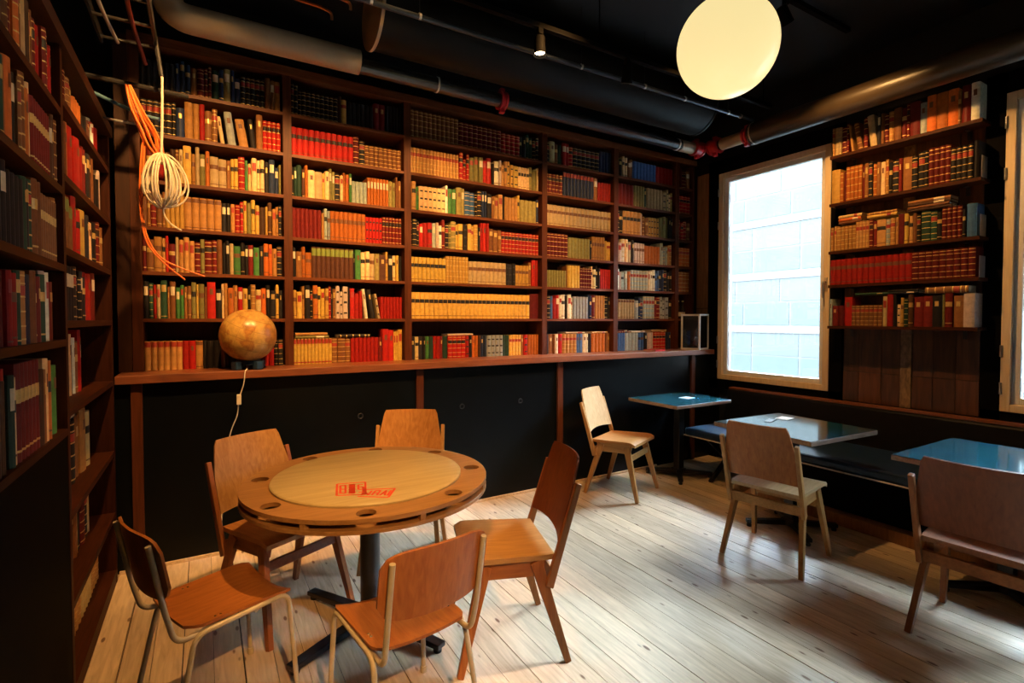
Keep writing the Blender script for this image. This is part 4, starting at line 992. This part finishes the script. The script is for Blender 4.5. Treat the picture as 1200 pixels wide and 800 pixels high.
# clutter of cable tray, rods and wires in the upper left corner
ct = empty('cable_tray', (-0.3, 2.6, 2.95), label='black ladder cable tray in upper left ceiling corner', cat='tray')
for x in (-0.44, -0.20): inl(MB().box(x - 0.006, x + 0.006, 1.2, 3.42, 2.93, 2.98), 'side_rail', 'pipe_dark', ct)
for k in range(10): inl(MB().tube([(-0.44, 1.3 + k * 0.23, 2.945), (-0.20, 1.3 + k * 0.23, 2.945)], 0.008, 8), 'rung', 'pipe_dark', ct, smooth=True)
for y in (1.7, 3.0):
    for x in (-0.44, -0.20): inl(MB().tube([(x, y, 2.98), (x, y, ZC)], 0.005, 6), 'hanger_rod', 'pipe_dark', ct)
def wire(name, pts, r, mat, label, cat='cable', n=8, grp=None):
    return tag(MB().tube(spline(pts, n), r, 8).build(name, mat, None, True), label, cat, grp)
wire('steel_rod', [(-0.62, 3.42, 2.755), (-0.3, 3.42, 2.745), (-0.06, 3.42, 2.735)], 0.014, 'pipe_dark', 'dark steel rod crossing above the orange cables', 'rod', 3)
wire('hanger_rod', [(-0.262, 3.30, 3.35), (-0.215, 3.30, 3.05), (-0.178, 3.30, 2.775)], 0.011, 'pipe_dark', 'slanting dark rod holding the white cord', 'rod', 3)
wire('steel_rod', [(-0.46, 3.40, 2.545), (-0.36, 3.38, 2.53), (-0.30, 3.36, 2.525)], 0.007, 'wire_grey', 'short grey metal rod left of the orange cables', 'rod', 3)
wire('blue_cable', [(-0.48, 3.42, 2.67), (-0.38, 3.38, 2.62), (-0.26, 3.34, 2.57), (-0.19, 3.32, 2.555)], 0.009, 'wire_blue', 'short bluish cable behind the orange bundle')
wire('grey_cable', [(-0.42, 2.3, 3.03), (-0.38, 2.7, 2.99), (-0.40, 3.0, 2.96), (-0.36, 3.3, 2.90)], 0.009, 'wire_grey', 'grey cable lying loosely along the cable tray')
wire('red_cable', [(-0.30, 2.3, 3.03), (-0.27, 2.7, 2.99), (-0.29, 3.05, 2.97), (-0.25, 3.35, 2.84)], 0.010, 'wire_red', 'dull red cable lying along the cable tray')
for i, (z, y) in enumerate(((3.46, 3.28), (3.40, 3.34))):
    wire('copper_pipe', fillet([(-0.1, y, z + 0.02), (0.62, y, z), (0.80 - i * 0.1, y, z - 0.015), (0.80 - i * 0.1, y + 0.02, z - 0.05)], 0.03), 0.009, 'copper', ['upper thin copper pipe above the tan insulated pipe', 'lower thin copper pipe above the tan insulated pipe'][i], 'pipe', 2, 'thin copper pipes')

# orange cables and the white coil
oc = empty('orange_cable_bundle', (-0.25, 3.30, 2.5), label='bundle of orange cables hanging in front of the back bookcase', cat='cable')
def P(px, py, Y=3.30): return ony(px, py, Y)
rnd = random.Random(5)
for k in range(11):
    o1 = Vector((rnd.uniform(-0.028, 0.028), rnd.uniform(-0.02, 0.02), 0)); o2 = Vector((o1.x * 1.5 + rnd.uniform(-0.01, 0.01), o1.y * 1.3, 0)); sag = Vector((rnd.uniform(-0.05, 0.02), 0, rnd.uniform(-0.02, 0.01)))
    inl(MB().tube(spline([P(150, 100) + o1 * 0.4, P(160, 128) + o1, P(172, 152) + o2, P(182, 172) + o2 * 0.7 + sag * 0.3, P(188, 186) + o1 * 0.4], 6), 0.0052, 7), 'cable', 'cable_orange', oc, smooth=True)
for k, (ex, ey) in enumerate(((217, 328), (240, 324))):
    inl(MB().tube(spline([P(172, 140), P(166 + k * 3, 175), P(164 + k * 3, 215), P(165 + k * 2, 250), P(172 + k * 3, 283), P(190 + k * 5, 306), P(ex, ey)], 8), 0.0045, 7), 'cable', 'cable_orange', oc, smooth=True)
wc = empty('white_cable_coil', P(191, 212, 3.24), label='coil of white cable hanging on a cord before the bookcase', cat='cable')
c0 = P(191, 212, 3.24)
for k in range(22):
    a0 = rnd.uniform(-1.3, 1.3); rx, rz = rnd.uniform(0.060, 0.108), rnd.uniform(0.105, 0.142); ox = rnd.uniform(-0.012, 0.012)
    ca, sa = math.cos(a0), math.sin(a0)
    pts = []
    for j in range(22):
        t = 2 * PI * j / 22; x, z = rx * math.cos(t) * (0.92 - 0.22 * math.sin(t)), rz * math.sin(t)
        pts.append(c0 + Vector((x * ca + ox, x * sa * 0.8, z + (rz - 0.142) * -0.4)))
    inl(MB().tube(pts, 0.0046, 6, True), 'loop', 'cable_white', wc, smooth=True)
inl(MB().tube(spline([P(190, 90, 3.28), P(190, 140, 3.26), P(189, 185, 3.24)], 6), 0.006, 8), 'hanging_cord', 'cable_white', wc, smooth=True)
inl(MB().tube(spline([P(192, 235, 3.24), P(192, 250, 3.24), P(200, 262, 3.24), P(213, 270, 3.24)], 6), 0.0045, 7), 'loose_end', 'cable_white', wc, smooth=True)
inl(MB().tube([P(188, 184, 3.24), P(188, 191, 3.24)], 0.028, 10), 'tie', 'cable_white', wc, smooth=True)
